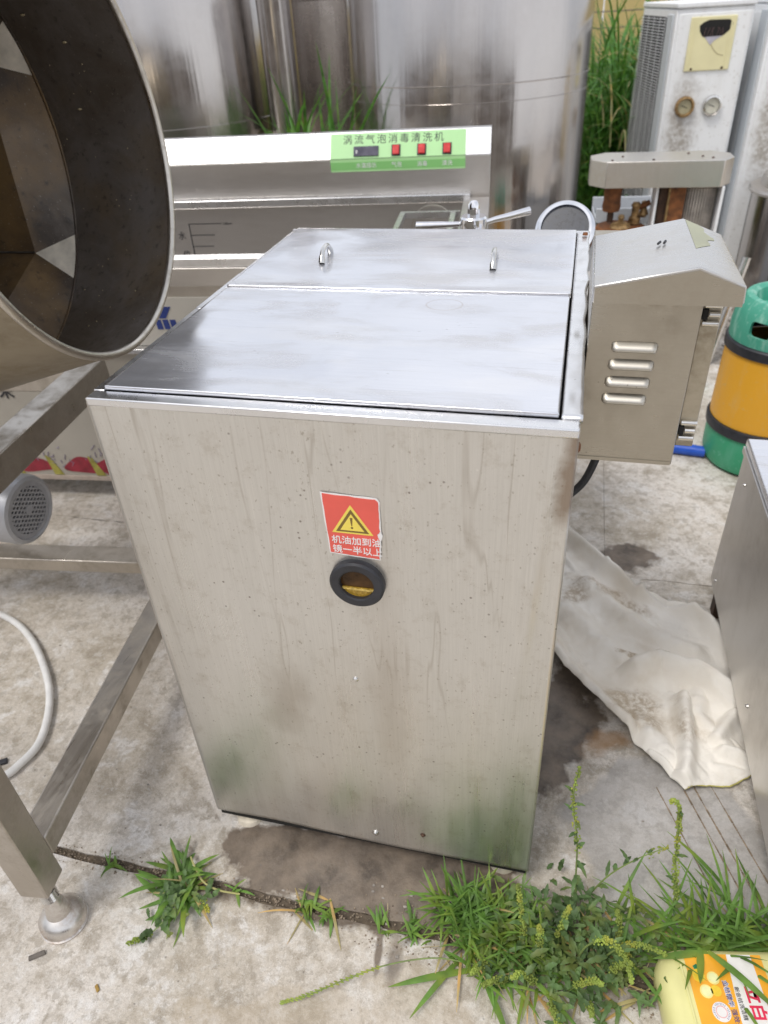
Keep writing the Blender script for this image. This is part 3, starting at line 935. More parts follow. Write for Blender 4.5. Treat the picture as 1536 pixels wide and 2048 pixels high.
# local x = along the machine, local y = depth
X0, X1 = -1.55, .455
MB().box(X0, X1 - .002, 1.10, 1.13, .40, .728).build('front_wall', M_washer, ws)
MB().box(X0, X1, 1.09, 1.130, .728, .750).build('front_rim', M_trim, ws, bevel=.002)
MB().box(X0, X1, 1.70, 1.72, .40, .742).build('inner_back_wall', M_washer, ws)
MB().box(X0, .395, 1.680, 1.722, .742, .766).build('back_rim', M_trim, ws, bevel=.002)
MB().box(X0, X1 - .001, 1.1305, 1.6995, .33, .36).build('tank_floor', M_washer, ws)
MB().box(X0, X0 + .02, 1.131, 1.699, .361, .74).build('end_wall', M_washer, ws)
MB().box(.375, X1, 1.1305, 1.699, .361, .752).build('end_wall', M_washer, ws, bevel=.002)
MB().box(X0, X1 - .001, 1.7215, 1.80, .40, .868).build('back_cabinet', M_washer, ws, bevel=.001)
MB().prism([(1.7225, .869), (1.765, .938), (1.80, .938), (1.80, .869)], X0, X1, 'x').build('slanted_control_strip', M_trim, ws, bevel=.001)
# compartment frame and arched baffle on the right
MB().box(.195, .372, 1.52, 1.535, .735, .752).box(.195, .210, 1.20, 1.519, .735, .752).box(.345, .360, 1.20, 1.519, .735, .752).build('strainer_frame', M_trim, ws)
MB().lathe([(.060, 0), (.066, 0), (.066, .01), (.060, .01)], 32, axis_matrix((.285, 1.60, .69), (0, -1, 0)), True).build('arched_baffle', M_dull, ws)
# control label
lb = bpy.data.objects.new('control_label', None); C.objects.link(lb); lb.parent = ws
sl_ = math.atan2(.069, .0425)
Ml = Matrix.Translation((0, 1.7225, .869)) @ Matrix.Rotation(sl_, 4, 'X')
LU0, LU1 = -.045, .378
def lp(name, x0, x1, t0, t1, h0, h1, mat):
    return MB().box(x0, x1, t0, t1, h0, h1, Ml).build(name, mat, lb)
lp('label_face', LU0, LU1, .0005, .077, .0008, .0016, M_lgreen)
MB().box(LU0, LU1, 1.7200, 1.7212, .8325, .8685).build('label_lower_face', M_lgreen, lb)
MB().box(LU0, LU1, 1.7194, 1.7200, .838, .860).build('label_band', M_mgreen, lb)
lp('display', .030, .108, .006, .035, .0016, .0060, M_display)
for x in (.163, .243, .321):
    lp('switch_frame', x - .014, x + .014, .004, .038, .0016, .004, M_black)
    sw = MB().box(x - .0105, x + .0105, .007, .035, .004, .010, Ml).build('switch', M_switch, lb, bevel=.002)
rt = Matrix.Rotation(sl_, 4, 'X')
p = Ml @ Vector((-.005, .055, .0018))
text('涡流气泡消毒清洗机', .030, M_ink, lb, p, (sl_, 0, 0), space=1.38)
for s_, x in (('水温指示', .036), ('气泡', .148), ('消毒', .228), ('清洗', .306)):
    text(s_, .0165, M_white, lb, (x, 1.7190, .849), (PI / 2, 0, 0))
text('8', .014, M_white, lb, Ml @ Vector((.036, .018, .0062)), (sl_, 0, 0))
# water level scale on the inner wall
wsx = -.545
sc2 = bpy.data.objects.new('water_level_scale', None); C.objects.link(sc2); sc2.parent = ws
mm = MB().box(wsx, wsx + .0022, 1.6980, 1.6995, .575, .690)
for z, L_ in ((.690, .115), (.654, .085), (.617, .075), (.575, .075)):
    mm.box(wsx, wsx + L_, 1.6980, 1.6993, z, z + .0018)
mm.build('scale_lines', M_ink, sc2)
text('水', .028, M_ink, sc2, (wsx - .045, 1.6985, .652), (PI / 2, 0, 0))
text('位', .028, M_ink, sc2, (wsx - .040, 1.6985, .590), (PI / 2, 0, 0))
text('100cm', .012, M_ink, sc2, (wsx + .120, 1.6985, .690), (PI / 2, 0, 0)); text('50cm', .012, M_ink, sc2, (wsx + .080, 1.6985, .576), (PI / 2, 0, 0))
# lower front: band, printed panel
MB().box(X0, X1 - .004, 1.086, 1.0995, .680, .727).build('upper_band', M_washer, ws, bevel=.002)
MB().box(X0, X1 - .006, 1.094, 1.0995, .650, .6795).build('groove_band', M_dull, ws)
MB().box(X0, X1 - .004, 1.088, 1.0995, .515, .6495).build('name_panel', plain('cream_panel', (.66, .63, .57), .45, var=.05, vs=8), ws)
MB().box(X0, X1, 1.060, 1.0995, .500, .514).build('name_ledge', M_trim, ws, bevel=.002)
MB().box(X0, X1 - .002, 1.068, 1.0985, .085, .4995).build('printed_panel', M_shadedpanel, ws)
MB().box(X0, X1 - .001, 1.064, 1.0985, .070, .0845).build('panel_edge', plain('tan_edge', (.50, .42, .36), .6), ws)
nm = bpy.data.objects.new('blue_name_print', None); C.objects.link(nm); nm.parent = ws
for bx in (-.530, -.435):
    for k in range(3):
        MB().prism([(bx + k * .021, .562), (bx + .017 + k * .021, .562), (bx + .013 + k * .021, .589), (bx - .003 + k * .021, .589)], 1.0868, 1.0878, 'y').build('blue_stroke', M_navy, nm)
    MB().prism([(bx + .01, .593), (bx + .03, .593), (bx + .05, .625), (bx + .028, .625), (bx + .018, .607), (bx + .006, .625), (bx - .008, .625)], 1.0868, 1.0878, 'y').build('blue_mark', M_navy, nm)
text('VE', .027, M_ink, nm, (-.520, 1.0866, .545), (PI / 2, 0, 0))
# tomatoes, leaves and grey lettering along the foot of the printed panel
pr = bpy.data.objects.new('fruit_print', None); C.objects.link(pr); pr.parent = ws
random.seed(21)
x = -1.50; k = 0
while x < .1:
    mm = MB()
    w = random.uniform(.050, .072); h = random.uniform(.038, .075)
    pts = [(x + w * math.cos(a) * (1 + .12 * math.sin(3 * a + k)), .118 + h * .62 * (math.sin(a) + .3 * math.sin(2 * a + k)) ) for a in [i * 2 * PI / 22 for i in range(22)]]
    pts = [(a, max(.087, b)) for a, b in pts]
    mm.prism(pts, 1.0664, 1.0676, 'y').build('tomato_print', M_tomato, pr)
    xx = x + w * 1.15
    MB().prism([(xx - .020, .087), (xx + .012, .087), (xx - .018, .150), (xx - .034, .158)], 1.0661, 1.0672, 'y').build('leaf_print', M_leafp, pr)
    x += w * 2.05 + random.uniform(.0, .03); k += 1
mm = MB()
for i in range(170):
    x = random.uniform(-1.5, .1); z = .165 + random.gauss(0, .016) + .012 * math.sin(x * 9)
    a = random.uniform(0, PI)
    d = Vector((math.cos(a), 0, math.sin(a))) * random.uniform(.004, .012)
    mm.tube([Vector((x, 1.0666, z)) - d, Vector((x, 1.0666, z)) + d], .0011, 4)
mm.build('scribbled_print', M_lav, pr, kind='stuff')
text('菌米', .050, M_ink, pr, (-1.030, 1.0664, .375), (PI / 2, 0, 0), bold=.001)
for lx in (X0 + .05, -.6, X1 - .09):
    for ly in (1.14, 1.70):
        MB().box(lx, lx + .04, ly, ly + .04, 0, .069 if ly < 1.2 else .399).build('leg', M_dull, ws)
MB().box(X0 + .02, X1 - .02, 1.12, 1.14, .09, .39).build('under_shelf', M_dark, ws)

# ------------------------------------------------------------------ steel tanks
def tank(name, label, x, y, r_, z0, z1, seams, mat, legs=0, lap=.006):
    t = thing(name, label, 'tank', (x, y, 0))
    prof = []
    MB().lathe([(0, z0), (r_ * .6, z0), (r_, z0 + .002), (r_, z1), (r_ * .96, z1 + .06), (0, z1 + .16)], 128, None).build('tank_shell', mat, t, angle=40)
    for z, w, o in seams:
        MB().lathe([(r_, z - w), (r_ + o, z - w + .001), (r_ + o, z + w - .001), (r_, z + w)], 128).build('seam_band', mat, t)
    for k in range(legs):
        a = 2 * PI * (k + .5) / legs
        MB().tube([(r_ * .8 * math.cos(a), r_ * .8 * math.sin(a), 0), (r_ * .8 * math.cos(a), r_ * .8 * math.sin(a), z0 + .01)], .03, 14).build('leg', M_tankdk, t)
    return t
tank('steel_tank', 'wide stainless tank behind the green control label', .020, 3.02, .520, 0, 1.42, ((.985, .0022, .004), (.925, .0012, .002)), M_tank)
tank('steel_tank', 'stainless tank standing on legs behind the open drum', -1.41, 2.98, .535, .80, 1.42, ((.838, .026, .008),), M_tank, 4)
tank('narrow_tank', 'slim upright stainless cylinder right of the legged tank', -.770, 2.82, .075, .02, 1.5, ((.60, .01, .002),), M_tank)
tank('dark_steel_tank', 'dark streaky stainless tank half hidden in the gap between the pale tanks', -.84, 3.88, .42, .0, 1.5, ((1.3, .012, .002),), M_tankdk)

# ------------------------------------------------------------------ white heat pump units
def heat_pump(loc, rz, label, full=True):
    t = thing('heat_pump_unit', label, 'heat pump', loc, rz, 'white heat pump units')
    w, d, h = .325, .62, 1.172
    MB().box(0, w, 0, d, .02, h).build('casing', M_hp, t, bevel=.006)
    MB().box(.012, w - .012, -.006, -.0005, .03, h - .018).build('front_cover', M_hpfront, t, bevel=.004)
    MB().box(-.006, -.0005, .035, .125, .03, h - .02).build('side_strip', M_hpside, t, bevel=.003)
    MB().box(-.004, w + .004, -.010, d + .004, h + .001, h + .022).build('top_cover', M_hp, t, bevel=.005)
    if not full:
        MB().box(-.003, -.0005, .140, d - .02, .05, h - .03).build('side_plate', M_hp, t, bevel=.001)
        return t
    # side grille: dark coil behind fine wires
    MB().box(-.002, -.0005, .150, d - .02, .25, h - .03).build('coil', M_dark, t)
    z = .26
    mm = MB()
    while z < h - .035:
        mm.tube([(-.008, .140, z), (-.012, .30, z), (-.012, d - .03, z)], .0014, 5)
        z += .0115
    for y in (.15, .25, .36, .47, .58):
        mm.tube([(-.006, y, .25), (-.006, y, h - .03)], .0012, 5)
    mm.build('grille_wires', M_hp, t, kind='stuff')
    if full:
        fp = bpy.data.objects.new('service_window', None); C.objects.link(fp); fp.parent = t
        a0, a1, z0, z1 = .062, .254, .940, 1.140
        MB().box(a0, a1, -.013, -.0065, z0, z1).build('window_plate', M_cream, fp, bevel=.003)
        MB().box(a0 + .018, a0 + .024, -.0145, -.013, z0 + .004, z1 - .015).build('plate_rib', M_cream, fp); MB().box(a1 - .024, a1 - .018, -.0145, -.013, z0 + .004, z1 - .015).build('plate_rib', M_cream, fp)
        random.seed(5)
        cx = (a0 + a1) / 2 + .01
        pts = [(cx - .068, 1.108), (cx - .052, 1.120), (cx - .030, 1.128), (cx + .055, 1.126), (cx + .070, 1.112), (cx + .066, 1.094), (cx + .045, 1.074), (cx + .022, 1.062), (cx + .004, 1.052), (cx - .012, 1.040), (cx - .030, 1.060), (cx - .052, 1.070), (cx - .064, 1.088)]
        MB().prism(pts, -.0140, -.0130, 'y').build('broken_hole', M_dark, fp)
        MB().prism([(cx - .040, 1.066), (cx + .034, 1.068), (cx + .004, 1.052), (cx - .012, 1.036)], -.0146, -.0139, 'y').build('torn_flap', plain('torn_flap', (.48, .46, .52), .6), fp)
        mm = MB()
        for k in range(7):
            xx = cx - .045 + k * .013
            mm.tube([(xx, -.0148, 1.066), (xx + random.uniform(-.006, .006), -.017, 1.084), (xx + random.uniform(-.01, .01), -.016, 1.10)], .0008, 5)
        mm.build('loose_wires', plain('dull_wires', (.16, .09, .09), .6), fp)
        mm = MB().tube(smooth_path([(cx - .01, -.0135, 1.04), (cx + .01, -.0135, 1.015), (cx + .03, -.0135, 1.0), (cx + .052, -.0135, .995)]), .0008, 5)
        mm.build('crack', M_brown, fp)
        screw(fp, (a0 + .03, -.013, z0 + .008), (0, -1, 0), .004, M_rustdk); screw(fp, (a1 - .03, -.013, z0 + .008), (0, -1, 0), .004, M_rustdk)
        for gx, dirty in ((.092, 1), (.212, 0)):
            ga = bpy.data.objects.new('pressure_gauge', None); C.objects.link(ga); ga.parent = t; ga.location = (gx, -.008, .802)
            if dirty: ga['label'] = 'stained left gauge'
            MB().lathe([(.030, .0), (.030, .012), (.034, .018), (.041, .016), (.043, .008), (.043, 0)], 40, Mf, False).build('bezel', M_chromedull if not dirty else M_brass, ga)
            MB().lathe([(0, .006), (.0305, .006)], 32, Mf).build('dial', plain('dial', (.62, .60, .50) if not dirty else (.42, .38, .24), .3), ga)
            MB().tube([(-.016, -.0075, .006), (.012, -.0075, -.004)], .0012, 6).build('needle', M_ink, ga)
    return t
heat_pump((.885, 3.28, 0), R(10), 'white heat pump with broken yellow window and two gauges')
heat_pump((1.272, 3.30, 0), R(10), 'plain white heat pump at the right edge behind the canister', False)
tag(MB().tube(smooth_path([(1.40, 3.06, .86), (1.43, 3.02, .87), (1.45, 3.03, .85), (1.42, 3.05, .845)]), .004, 6).build('wire_loop', M_ink), 'small loop of dark wire hanging on the right white unit', 'wire')

# ------------------------------------------------------------------ rusty spindle machine
sm = thing('spindle_machine', 'stainless topped machine with rusty spindle and ribbed motor before the white unit', 'machine', (.82, 2.33, .018), R(2))
hx, hy_, ch = .242, .095, .055
oct_ = [(-hx + ch, -hy_), (hx - ch * .7, -hy_), (hx, -hy_ + ch), (hx, hy_ - ch), (hx - ch, hy_), (-hx + ch, hy_), (-hx, hy_ - ch), (-hx, -hy_ + ch)]
MB().prism(oct_, .655, .742).build('head_cover', steel('head_steel', (.70, .67, .63), .34, (22, 1, 1), .3, (.45, .33, .15), (1, 1, 1), 6, .8), sm, bevel=.002)
for px, py in ((-.17, -.07), (-.13, .0), (-.03, -.07), (.10, .04), (.17, -.05), (.14, -.02)):
    MB().lathe([(0, .004), (.004, .003), (.005, 0)], 10, Matrix.Translation((px, py, .742))).build('cover_screw', M_rustdk, sm)
MB().lathe([(.030, .560), (.034, .575), (.031, .60), (.033, .654)], 28, Matrix.Translation((-.150, -.01, 0))).build('rusty_roller', M_rust, sm)
MB().lathe([(0, .520), (.012, .520), (.012, .561), (0, .561)], 16, Matrix.Translation((-.150, -.01, 0))).build('roller_shaft', M_rustdk, sm)
dsk = MB().lathe([(0, .492), (.086, .492), (.092, .500), (.086, .508), (0, .508)], 40, Matrix.Translation((-.110, -.02, 0))).build('rusty_disc', M_rust, sm)
MB().lathe([(.038, .509), (.034, .520), (.010, .530), (.010, .538), (.013, .542), (.010, .552), (0, .555)], 20, Matrix.Translation((-.112, -.045, 0))).build('clamp_knob', M_brass, sm)
MB().lathe([(.022, 0), (.022, .020), (.014, .030), (.014, .060), (.018, .064), (.012, .075), (0, .078)], 18, Matrix.Translation((-.060, .0, .512))).build('valve_fitting', M_brass, sm)
MB().lathe([(.010, 0), (.018, .01), (.010, .03), (.012, .055), (0, .06)], 14, Matrix.Translation((-.028, .02, .53))).build('valve_fitting', M_brass, sm)
MB().tube([(-.06, .01, .56), (-.01, .01, .585)], .010, 12).build('valve_pipe', M_rust, sm)
MB().lathe([(.030, .0), (.030, .49), (0, .49)], 20, Matrix.Translation((-.112, -.02, 0))).build('spindle_column', M_rustdk, sm)
MB().box(-.004, .005, -.06, .05, .05, .654).build('white_edge_plate', M_hp, sm, bevel=.001)
MB().box(.012, .050, -.04, .05, .03, .654).build('dark_column', M_rustdk, sm, bevel=.002)
MB().box(.045, .100, -.055, -.045, .03, .654).build('rusty_plate', M_rust, sm, bevel=.002)
MB().box(.040, .047, -.060, -.04, .03, .654).build('rusty_flange', M_brass, sm)
mt_ = bpy.data.objects.new('ribbed_motor', None); C.objects.link(mt_); mt_.parent = sm; mt_.location = (.150, -.005, 0)
MB().lathe([(.054, .46), (.054, .65), (0, .65)], 40).build('motor_core', plain('motor_grey', (.34, .30, .27), .5, .3, .4, 40), mt_)
mm = MB()
for k in range(40):
    a = 2 * PI * k / 40
    mm.box(.053, .061, -.0018, .0018, .47, .645, Matrix.Rotation(a, 4, 'Z'))
mm.build('cooling_fins', plain('fin_grey', (.50, .46, .42), .5, .4, .3, 30), mt_, kind='stuff')
MB().lathe([(0, .40), (.058, .40), (.062, .42), (.062, .462), (.056, .466)], 40).build('motor_base', plain('beige_motor_base', (.38, .35, .27), .6, var=.2), mt_)
MB().lathe([(.045, 0), (.045, .40)], 24).build('motor_pedestal', M_rustdk, mt_)
MB().box(.213, .222, -.085, .06, .02, .654).build('side_post', M_hp, sm, bevel=.002)
MB().box(-.20, .23, -.10, .10, 0, .03).build('base_plate', M_rustdk, sm)

# ------------------------------------------------------------------ perforated grey bin
pb = thing('perforated_bin', 'light grey perforated plastic bin behind the chrome ring', 'bin', (.70, 2.62, -.10), R(4))
M_bin = plain('grey_bin_plastic', (.55, .58, .62), .5, var=.06)
for x0, x1, y0, y1 in ((-.08, .20, -.10, -.095), (-.08, .20, .10, .105)):
    MB().box(x0, x1, y0, y1, 0, .42).build('bin_wall', M_bin, pb)
MB().box(-.085, -.08, -.10, .105, 0, .60).box(.20, .205, -.10, .105, 0, .60).build('bin_wall', M_bin, pb)
mm = MB()
for k in range(24):
    x = -.075 + k * .0117
    for yy in (-.0985, .1015):
        mm.tube([(x, yy, .42), (x + .06 if x < .14 else x, yy, .60)], .0022, 4)
        mm.tube([(x + .06 if x < .14 else x, yy, .42), (x, yy, .60)], .0022, 4)
mm.build('bin_lattice', M_bin, pb, kind='stuff')
MB().box(-.085, .205, -.105, -.094, .585, .64).build('bin_rim', M_bin, pb, bevel=.002); MB().box(-.085, .205, .099, .11, .585, .64).build('bin_rim', M_bin, pb, bevel=.002)
MB().box(-.08, .20, -.094, .10, .0, .50).build('bin_contents', plain('dark_contents', (.05, .05, .06), .9, var=.6, vs=60, bump=1), pb)

# ------------------------------------------------------------------ chrome clamp lever and round sight port on a machine behind the cabinet
cm = thing('clamp_lever_machine', 'chrome three arm clamp handle and round port rising behind the cabinet', 'machine', (.40, .98, 0))
MB().box(-.16, .20, -.08, .14, 0, .72).build('machine_body', M_dull, cm, bevel=.01)
MB().lathe([(.05, .72), (.045, .76), (.030, .79), (.022, .80), (.022, .862)], 30, Matrix.Translation((-.060, -.08, 0))).build('clamp_post', M_chromedull, cm)
hub = bpy.data.objects.new('clamp_handle', None); C.objects.link(hub); hub.parent = cm; hub.location = (-.060, -.08, .878)
MB().lathe([(0, -.022), (.026, -.022), (.028, -.018), (.028, .012), (.025, .016), (0, .016)], 36).build('hub', M_chrome, hub)
MB().lathe([(.0125, .016), (.0125, .030)], 6).lathe([(.0125, .030), (.0115, .038), (.007, .045), (0, .047)], 20).lathe([(0, .014), (.008, .014), (.008, .02)], 12).build('acorn_nut', M_chrome, hub)
for a, dz in ((184, -.003), (21, .016), (285, .0)):
    c_, s_ = math.cos(R(a)), math.sin(R(a))
    MB().tube([(.024 * c_, .024 * s_, 0), (.045 * c_, .045 * s_, dz * .3), (.07 * c_, .07 * s_, dz * .5), (.120 * c_, .120 * s_, dz), (.121 * c_, .121 * s_, dz)], [.0048, .0058, .0070, .0085, .0045], 18).build('handle_arm', M_chrome, hub)
pt = bpy.data.objects.new('round_port', None); C.objects.link(pt); pt.parent = cm; pt.location = (.126, -.040, .857)
Mp = axis_matrix((0, 0, 0), (-.03, -.80, .60))
MB().lathe([(.050, -.05), (.058, -.05), (.058, -.008), (.061, -.004), (.061, .001), (.058, .003), (.058, .009), (.054, .012), (.049, .010), (.048, .004), (.048, -.04)], 64, Mp).build('port_ring', M_chrome, pt)
MB().lathe([(0, .004), (.0485, .004)], 48, Mp).build('port_glass', plain('dark_port_glass', (.028, .032, .045), .3, var=.4, vs=90), pt)
MB().tube([(0, .05, -.16), (0, .045, -.08), (0, .03, -.03)], .052, 30).build('port_neck', M_chromedull, pt)

# ------------------------------------------------------------------ steel canister on the right
cn = thing('steel_canister', 'lidded stainless canister standing by the right white unit', 'canister', (1.545, 3.02, 0))
rr = .255
MB().lathe([(0, .035), (rr - .01, .035), (rr, .045), (rr, .49), (rr - .003, .50)], 80).build('canister_body', M_tank, cn)
MB().lathe([(rr - .01, .498), (rr + .012, .500), (rr + .016, .510), (rr + .008, .520), (rr - .03, .526), (rr - .032, .560), (rr - .036, .566), (rr - .10, .592), (0, .61)], 80).build('canister_lid', M_washer, cn)
MB().prism([(-.075, .05), (.0, .05), (.0, .32), (-.05, .32)], -rr - .003, -rr + .02, 'y').build('yellow_sheet', plain('ochre_sheet', (.50, .33, .07), .5), cn)
MB().lathe([(rr - .02, 0), (rr - .015, .036), (0, .036)], 60).build('canister_base', plain('olive_base', (.32, .31, .25), .7, var=.3), cn)

# ------------------------------------------------------------------ leaning pipes
tag(MB().tube([(1.118, 2.28, .012), (1.19, 2.36, .40)], .016, 20).build('leaning_pipe', M_chromedull), 'thin grey metal pipe leaning behind the green topped barrel', 'pipe')
tag(MB().tube([(1.00, 2.42, .205), (1.148, 2.36, .215)], .012, 16).tube([(1.0, 2.42, .0), (1.0, 2.42, .21)], .012, 12).build('bent_pipe', M_rustdk), 'short dark pipe end left of the leaning grey pipe', 'pipe')
tag(MB().lathe([(0, 0), (.03, 0), (.028, .05), (.016, .075), (.016, .09), (0, .09)], 20).build('green_bottle', plain('green_bottle', (.03, .40, .08), .25), loc=(1.045, 2.05, .002)), 'small green bottle standing behind the control box', 'bottle')

# ------------------------------------------------------------------ barrel with green ends
kg = thing('plastic_barrel', 'orange barrel with green top and base and black bands', 'barrel', (1.170, 1.540, 0))
kr = .158
MB().lathe([(0, .004), (kr - .025, .004), (kr - .012, .012), (kr - .001, .04), (kr, .10), (kr, .128)], 72).build('green_base', M_kegg, kg)
MB().lathe([(kr, .1285), (kr + .006, .130), (kr + .007, .155), (kr + .004, .160), (kr, .161)], 72).build('black_band', M_black, kg)
MB().lathe([(kr - .001, .1615), (kr, .18), (kr - .001, .28), (kr - .003, .382)], 72).build('orange_body', M_kegy, kg)
MB().lathe([(kr - .003, .3825), (kr + .003, .384), (kr + .003, .409), (kr, .413), (kr - .004, .414)], 72).build('black_band', M_black, kg)
m = MB().lathe([(kr - .004, .4145), (kr - .003, .45), (kr - .008, .490), (kr - .017, .518), (kr - .029, .533), (kr - .043, .536), (kr - .055, .528), (kr - .060, .508), (kr - .062, .490), (.03, .486), (0, .486)], 96)
top = m.build('green_top', M_kegt, kg)
# hand hold cut into the top: built with a cutter that is applied and removed
cut = MB().box(-.05, .05, -.030, .030, -.022, .022).build('cutter', M_kegt, kg, loc=(0, 0, 0))
bv = cut.modifiers.new('b', 'BEVEL'); bv.width = .012; bv.segments = 3
a = R(228)
cut.matrix_parent_inverse = Matrix()
cut.location = (math.cos(a) * (kr - .01), math.sin(a) * (kr - .01), .466); cut.rotation_euler = (0, 0, a)
bm_ = top.modifiers.new('cut', 'BOOLEAN'); bm_.object = cut; bm_.operation = 'DIFFERENCE'; bm_.solver = 'EXACT'
sd_m = top.modifiers.new('s', 'SOLIDIFY'); sd_m.thickness = .012; sd_m.offset = -1
while top.modifiers[0].name != 's':
    top.modifiers.move(len(top.modifiers) - 1, 0)
bpy.context.view_layer.update()
dg = bpy.context.evaluated_depsgraph_get()
nme = bpy.data.meshes.new_from_object(top.evaluated_get(dg))
top.modifiers.clear()
top.data = nme
for p in nme.polygons: p.use_smooth = True
nme.set_sharp_from_angle(angle=R(35))
bpy.data.objects.remove(cut)

# blue hose piece
bh = MB()
prof = [(0, 0), (.0165, 0)]
for k in range(14):
    z = .004 + k * .0062
    prof += [(.0178, z), (.0188, z + .0015), (.0188, z + .0035), (.0178, z + .0045)]
prof += [(.0178, .092), (.0178, .118), (.0150, .118), (.0150, .100), (0, .100)]
bh.lathe(prof, 32)
tag(bh.build('blue_hose_piece', M_blue, loc=(.905, 1.540, .020), rot=(0, R(90), R(-8))), 'short cut of ribbed blue hose on the concrete by the orange barrel', 'hose')

# ------------------------------------------------------------------ cabinet at the right edge
rc = thing('low_steel_cabinet', 'low grey stainless cabinet cut off by the right edge of the photo', 'cabinet', (.953, .15, 0), R(.5))
MB().box(0, .60, -.45, .662, .075, .443).build('cabinet_shell', M_cab2, rc, bevel=.002)
MB().box(-.001, .604, -.452, .667, .4445, .462).build('cabinet_top', M_lid, rc, bevel=.003)
MB().box(-.0045, -.0005, -.40, .664, .430, .4440).build('folded_edge', M_cab2, rc)
for y, z in ((.600, .385), (.615, .105), (.215, .130), (.26, .40)):
    screw(rc, (-.0005, y, z), (-1, 0, 0), .0038)
for y in (.60, -.38):
    MB().box(.010, .045, y, y + .035, 0, .076).build('cabinet_leg', M_rustdk, rc)
    MB().box(.55, .585, y, y + .035, 0, .076).build('cabinet_leg', M_rustdk, rc)

# ------------------------------------------------------------------ dirty white cloth
topE = [(.560, 1.03), (.608, 1.000), (.66, .935), (.72, .860), (.775, .795), (.835, .772), (.905, .750), (.955, .690), (1.02, .60)]
botE = [(.545, .62), (.570, .560), (.615, .490), (.660, .438), (.700, .392), (.745, .345), (.785, .302), (.820, .268), (.847, .240)]
rightE = [(1.02, .60), (1.06, .50), (1.07, .42), (1.04, .355), (1.00, .325), (.975, .300), (.93, .268), (.895, .262), (.847, .240)]
leftE = [(.560, 1.03), (.535, .95), (.53, .85), (.53, .75), (.535, .69), (.54, .65), (.545, .62)]
def pl(P, t):
    f = t * (len(P) - 1); i = min(int(f), len(P) - 2); f -= i
    return Vector((P[i][0] + (P[i + 1][0] - P[i][0]) * f, P[i][1] + (P[i + 1][1] - P[i][1]) * f))
def seg(p, a, b):
    a = Vector(a); b = Vector(b); ab = b - a
    t = max(0, min(1, (p - a).dot(ab) / ab.length_squared))
    return (p - (a + ab * t)).length, t
ridges = [([(.56, 1.02), (.612, .985), (.72, .845), (.79, .780)], .013, .036), ([(.79, .780), (.86, .775), (.93, .715), (.985, .60)], .018, .030),
          ([(.56, .60), (.615, .505), (.70, .405), (.745, .360)], .022, .026),
          ([(.66, .80), (.74, .70), (.81, .64), (.90, .60)], .026, .020),
          ([(.61, .70), (.68, .62), (.74, .56)], .028, .014),
          ([(.77, .52), (.82, .55), (.90, .53), (.97, .47)], .026, .036),
          ([(.86, .45), (.86, .36), (.850, .265)], .016, .026), ([(.78, .37), (.82, .30)], .03, .018),
          ([(.96, .43), (.92, .37)], .014, .020), ([(.93, .34), (.98, .33)], .014, .016), ([(.90, .50), (.89, .42), (.93, .36)], .02, .014)]
random.seed(77)
creases = []
for i in range(34):
    c0 = (random.uniform(.58, 1.0), random.uniform(.28, .95)); a_ = random.uniform(-1.3, .3); L_ = random.uniform(.02, .09)
    creases.append((c0, (c0[0] + L_ * math.cos(a_), c0[1] + L_ * math.sin(a_)), random.uniform(.0035, .008), random.uniform(.003, .007)))
def clothf(u, v):
    # Coons patch between the four edges
    T = pl(topE, u); B = pl(botE, u); L = pl(leftE, v); Rr = pl(rightE, v)
    P00, P10, P01, P11 = pl(topE, 0), pl(topE, 1), pl(botE, 0), pl(botE, 1)
    p = (1 - v) * T + v * B + (1 - u) * L + u * Rr - ((1 - u) * (1 - v) * P00 + u * (1 - v) * P10 + (1 - u) * v * P01 + u * v * P11)
    z = .006
    for pts, w, h in ridges:
        d = min(seg(p, a, b)[0] for a, b in zip(pts, pts[1:]))
        h *= 1.35
        z = max(z, .006 + h * math.exp(-(d / w) ** 2)) + .12 * h * math.exp(-(d / (w * 2.2)) ** 2)
    z += .007 * max(0, fbm(p.x * 12, p.y * 12, 2)) + .004 * (1 - min(1, 5 * abs(fbm(p.x * 9, p.y * 13, 11)))) + .003 * abs(fbm(p.x * 34, p.y * 34, 6)) + .0012 * fbm(p.x * 80, p.y * 80, 6)
    for a, b, w, h in creases:
        if abs(p.x - a[0]) < .12 and abs(p.y - a[1]) < .12:
            z += h * math.exp(-(seg(p, a, b)[0] / w) ** 2)
    if v < .02: z = max(.004, z * .6)
    return Vector((p.x + .003 * fbm(p.y * 20, p.x * 20), p.y + .003 * fbm(p.x * 25, 4, p.y * 20), z))
cl = MB().grid(clothf, 190, 170).build('cloth', M_cloth, solid=.0022, angle=180)
cl['label'] = 'crumpled dirty white cloth lying on the concrete'; cl['category'] = 'cloth'
st = MB()
for i in range(240):
    t = .38 + .62 * i / 240
    a = clothf(1, t); st.ball(a + Vector((random.uniform(-.001, .001), random.uniform(-.001, .001), .0008)), .0017, 1, (1.5, 1, .6))
st.build('hem_stitching', M_stitch, cl, kind='stuff')

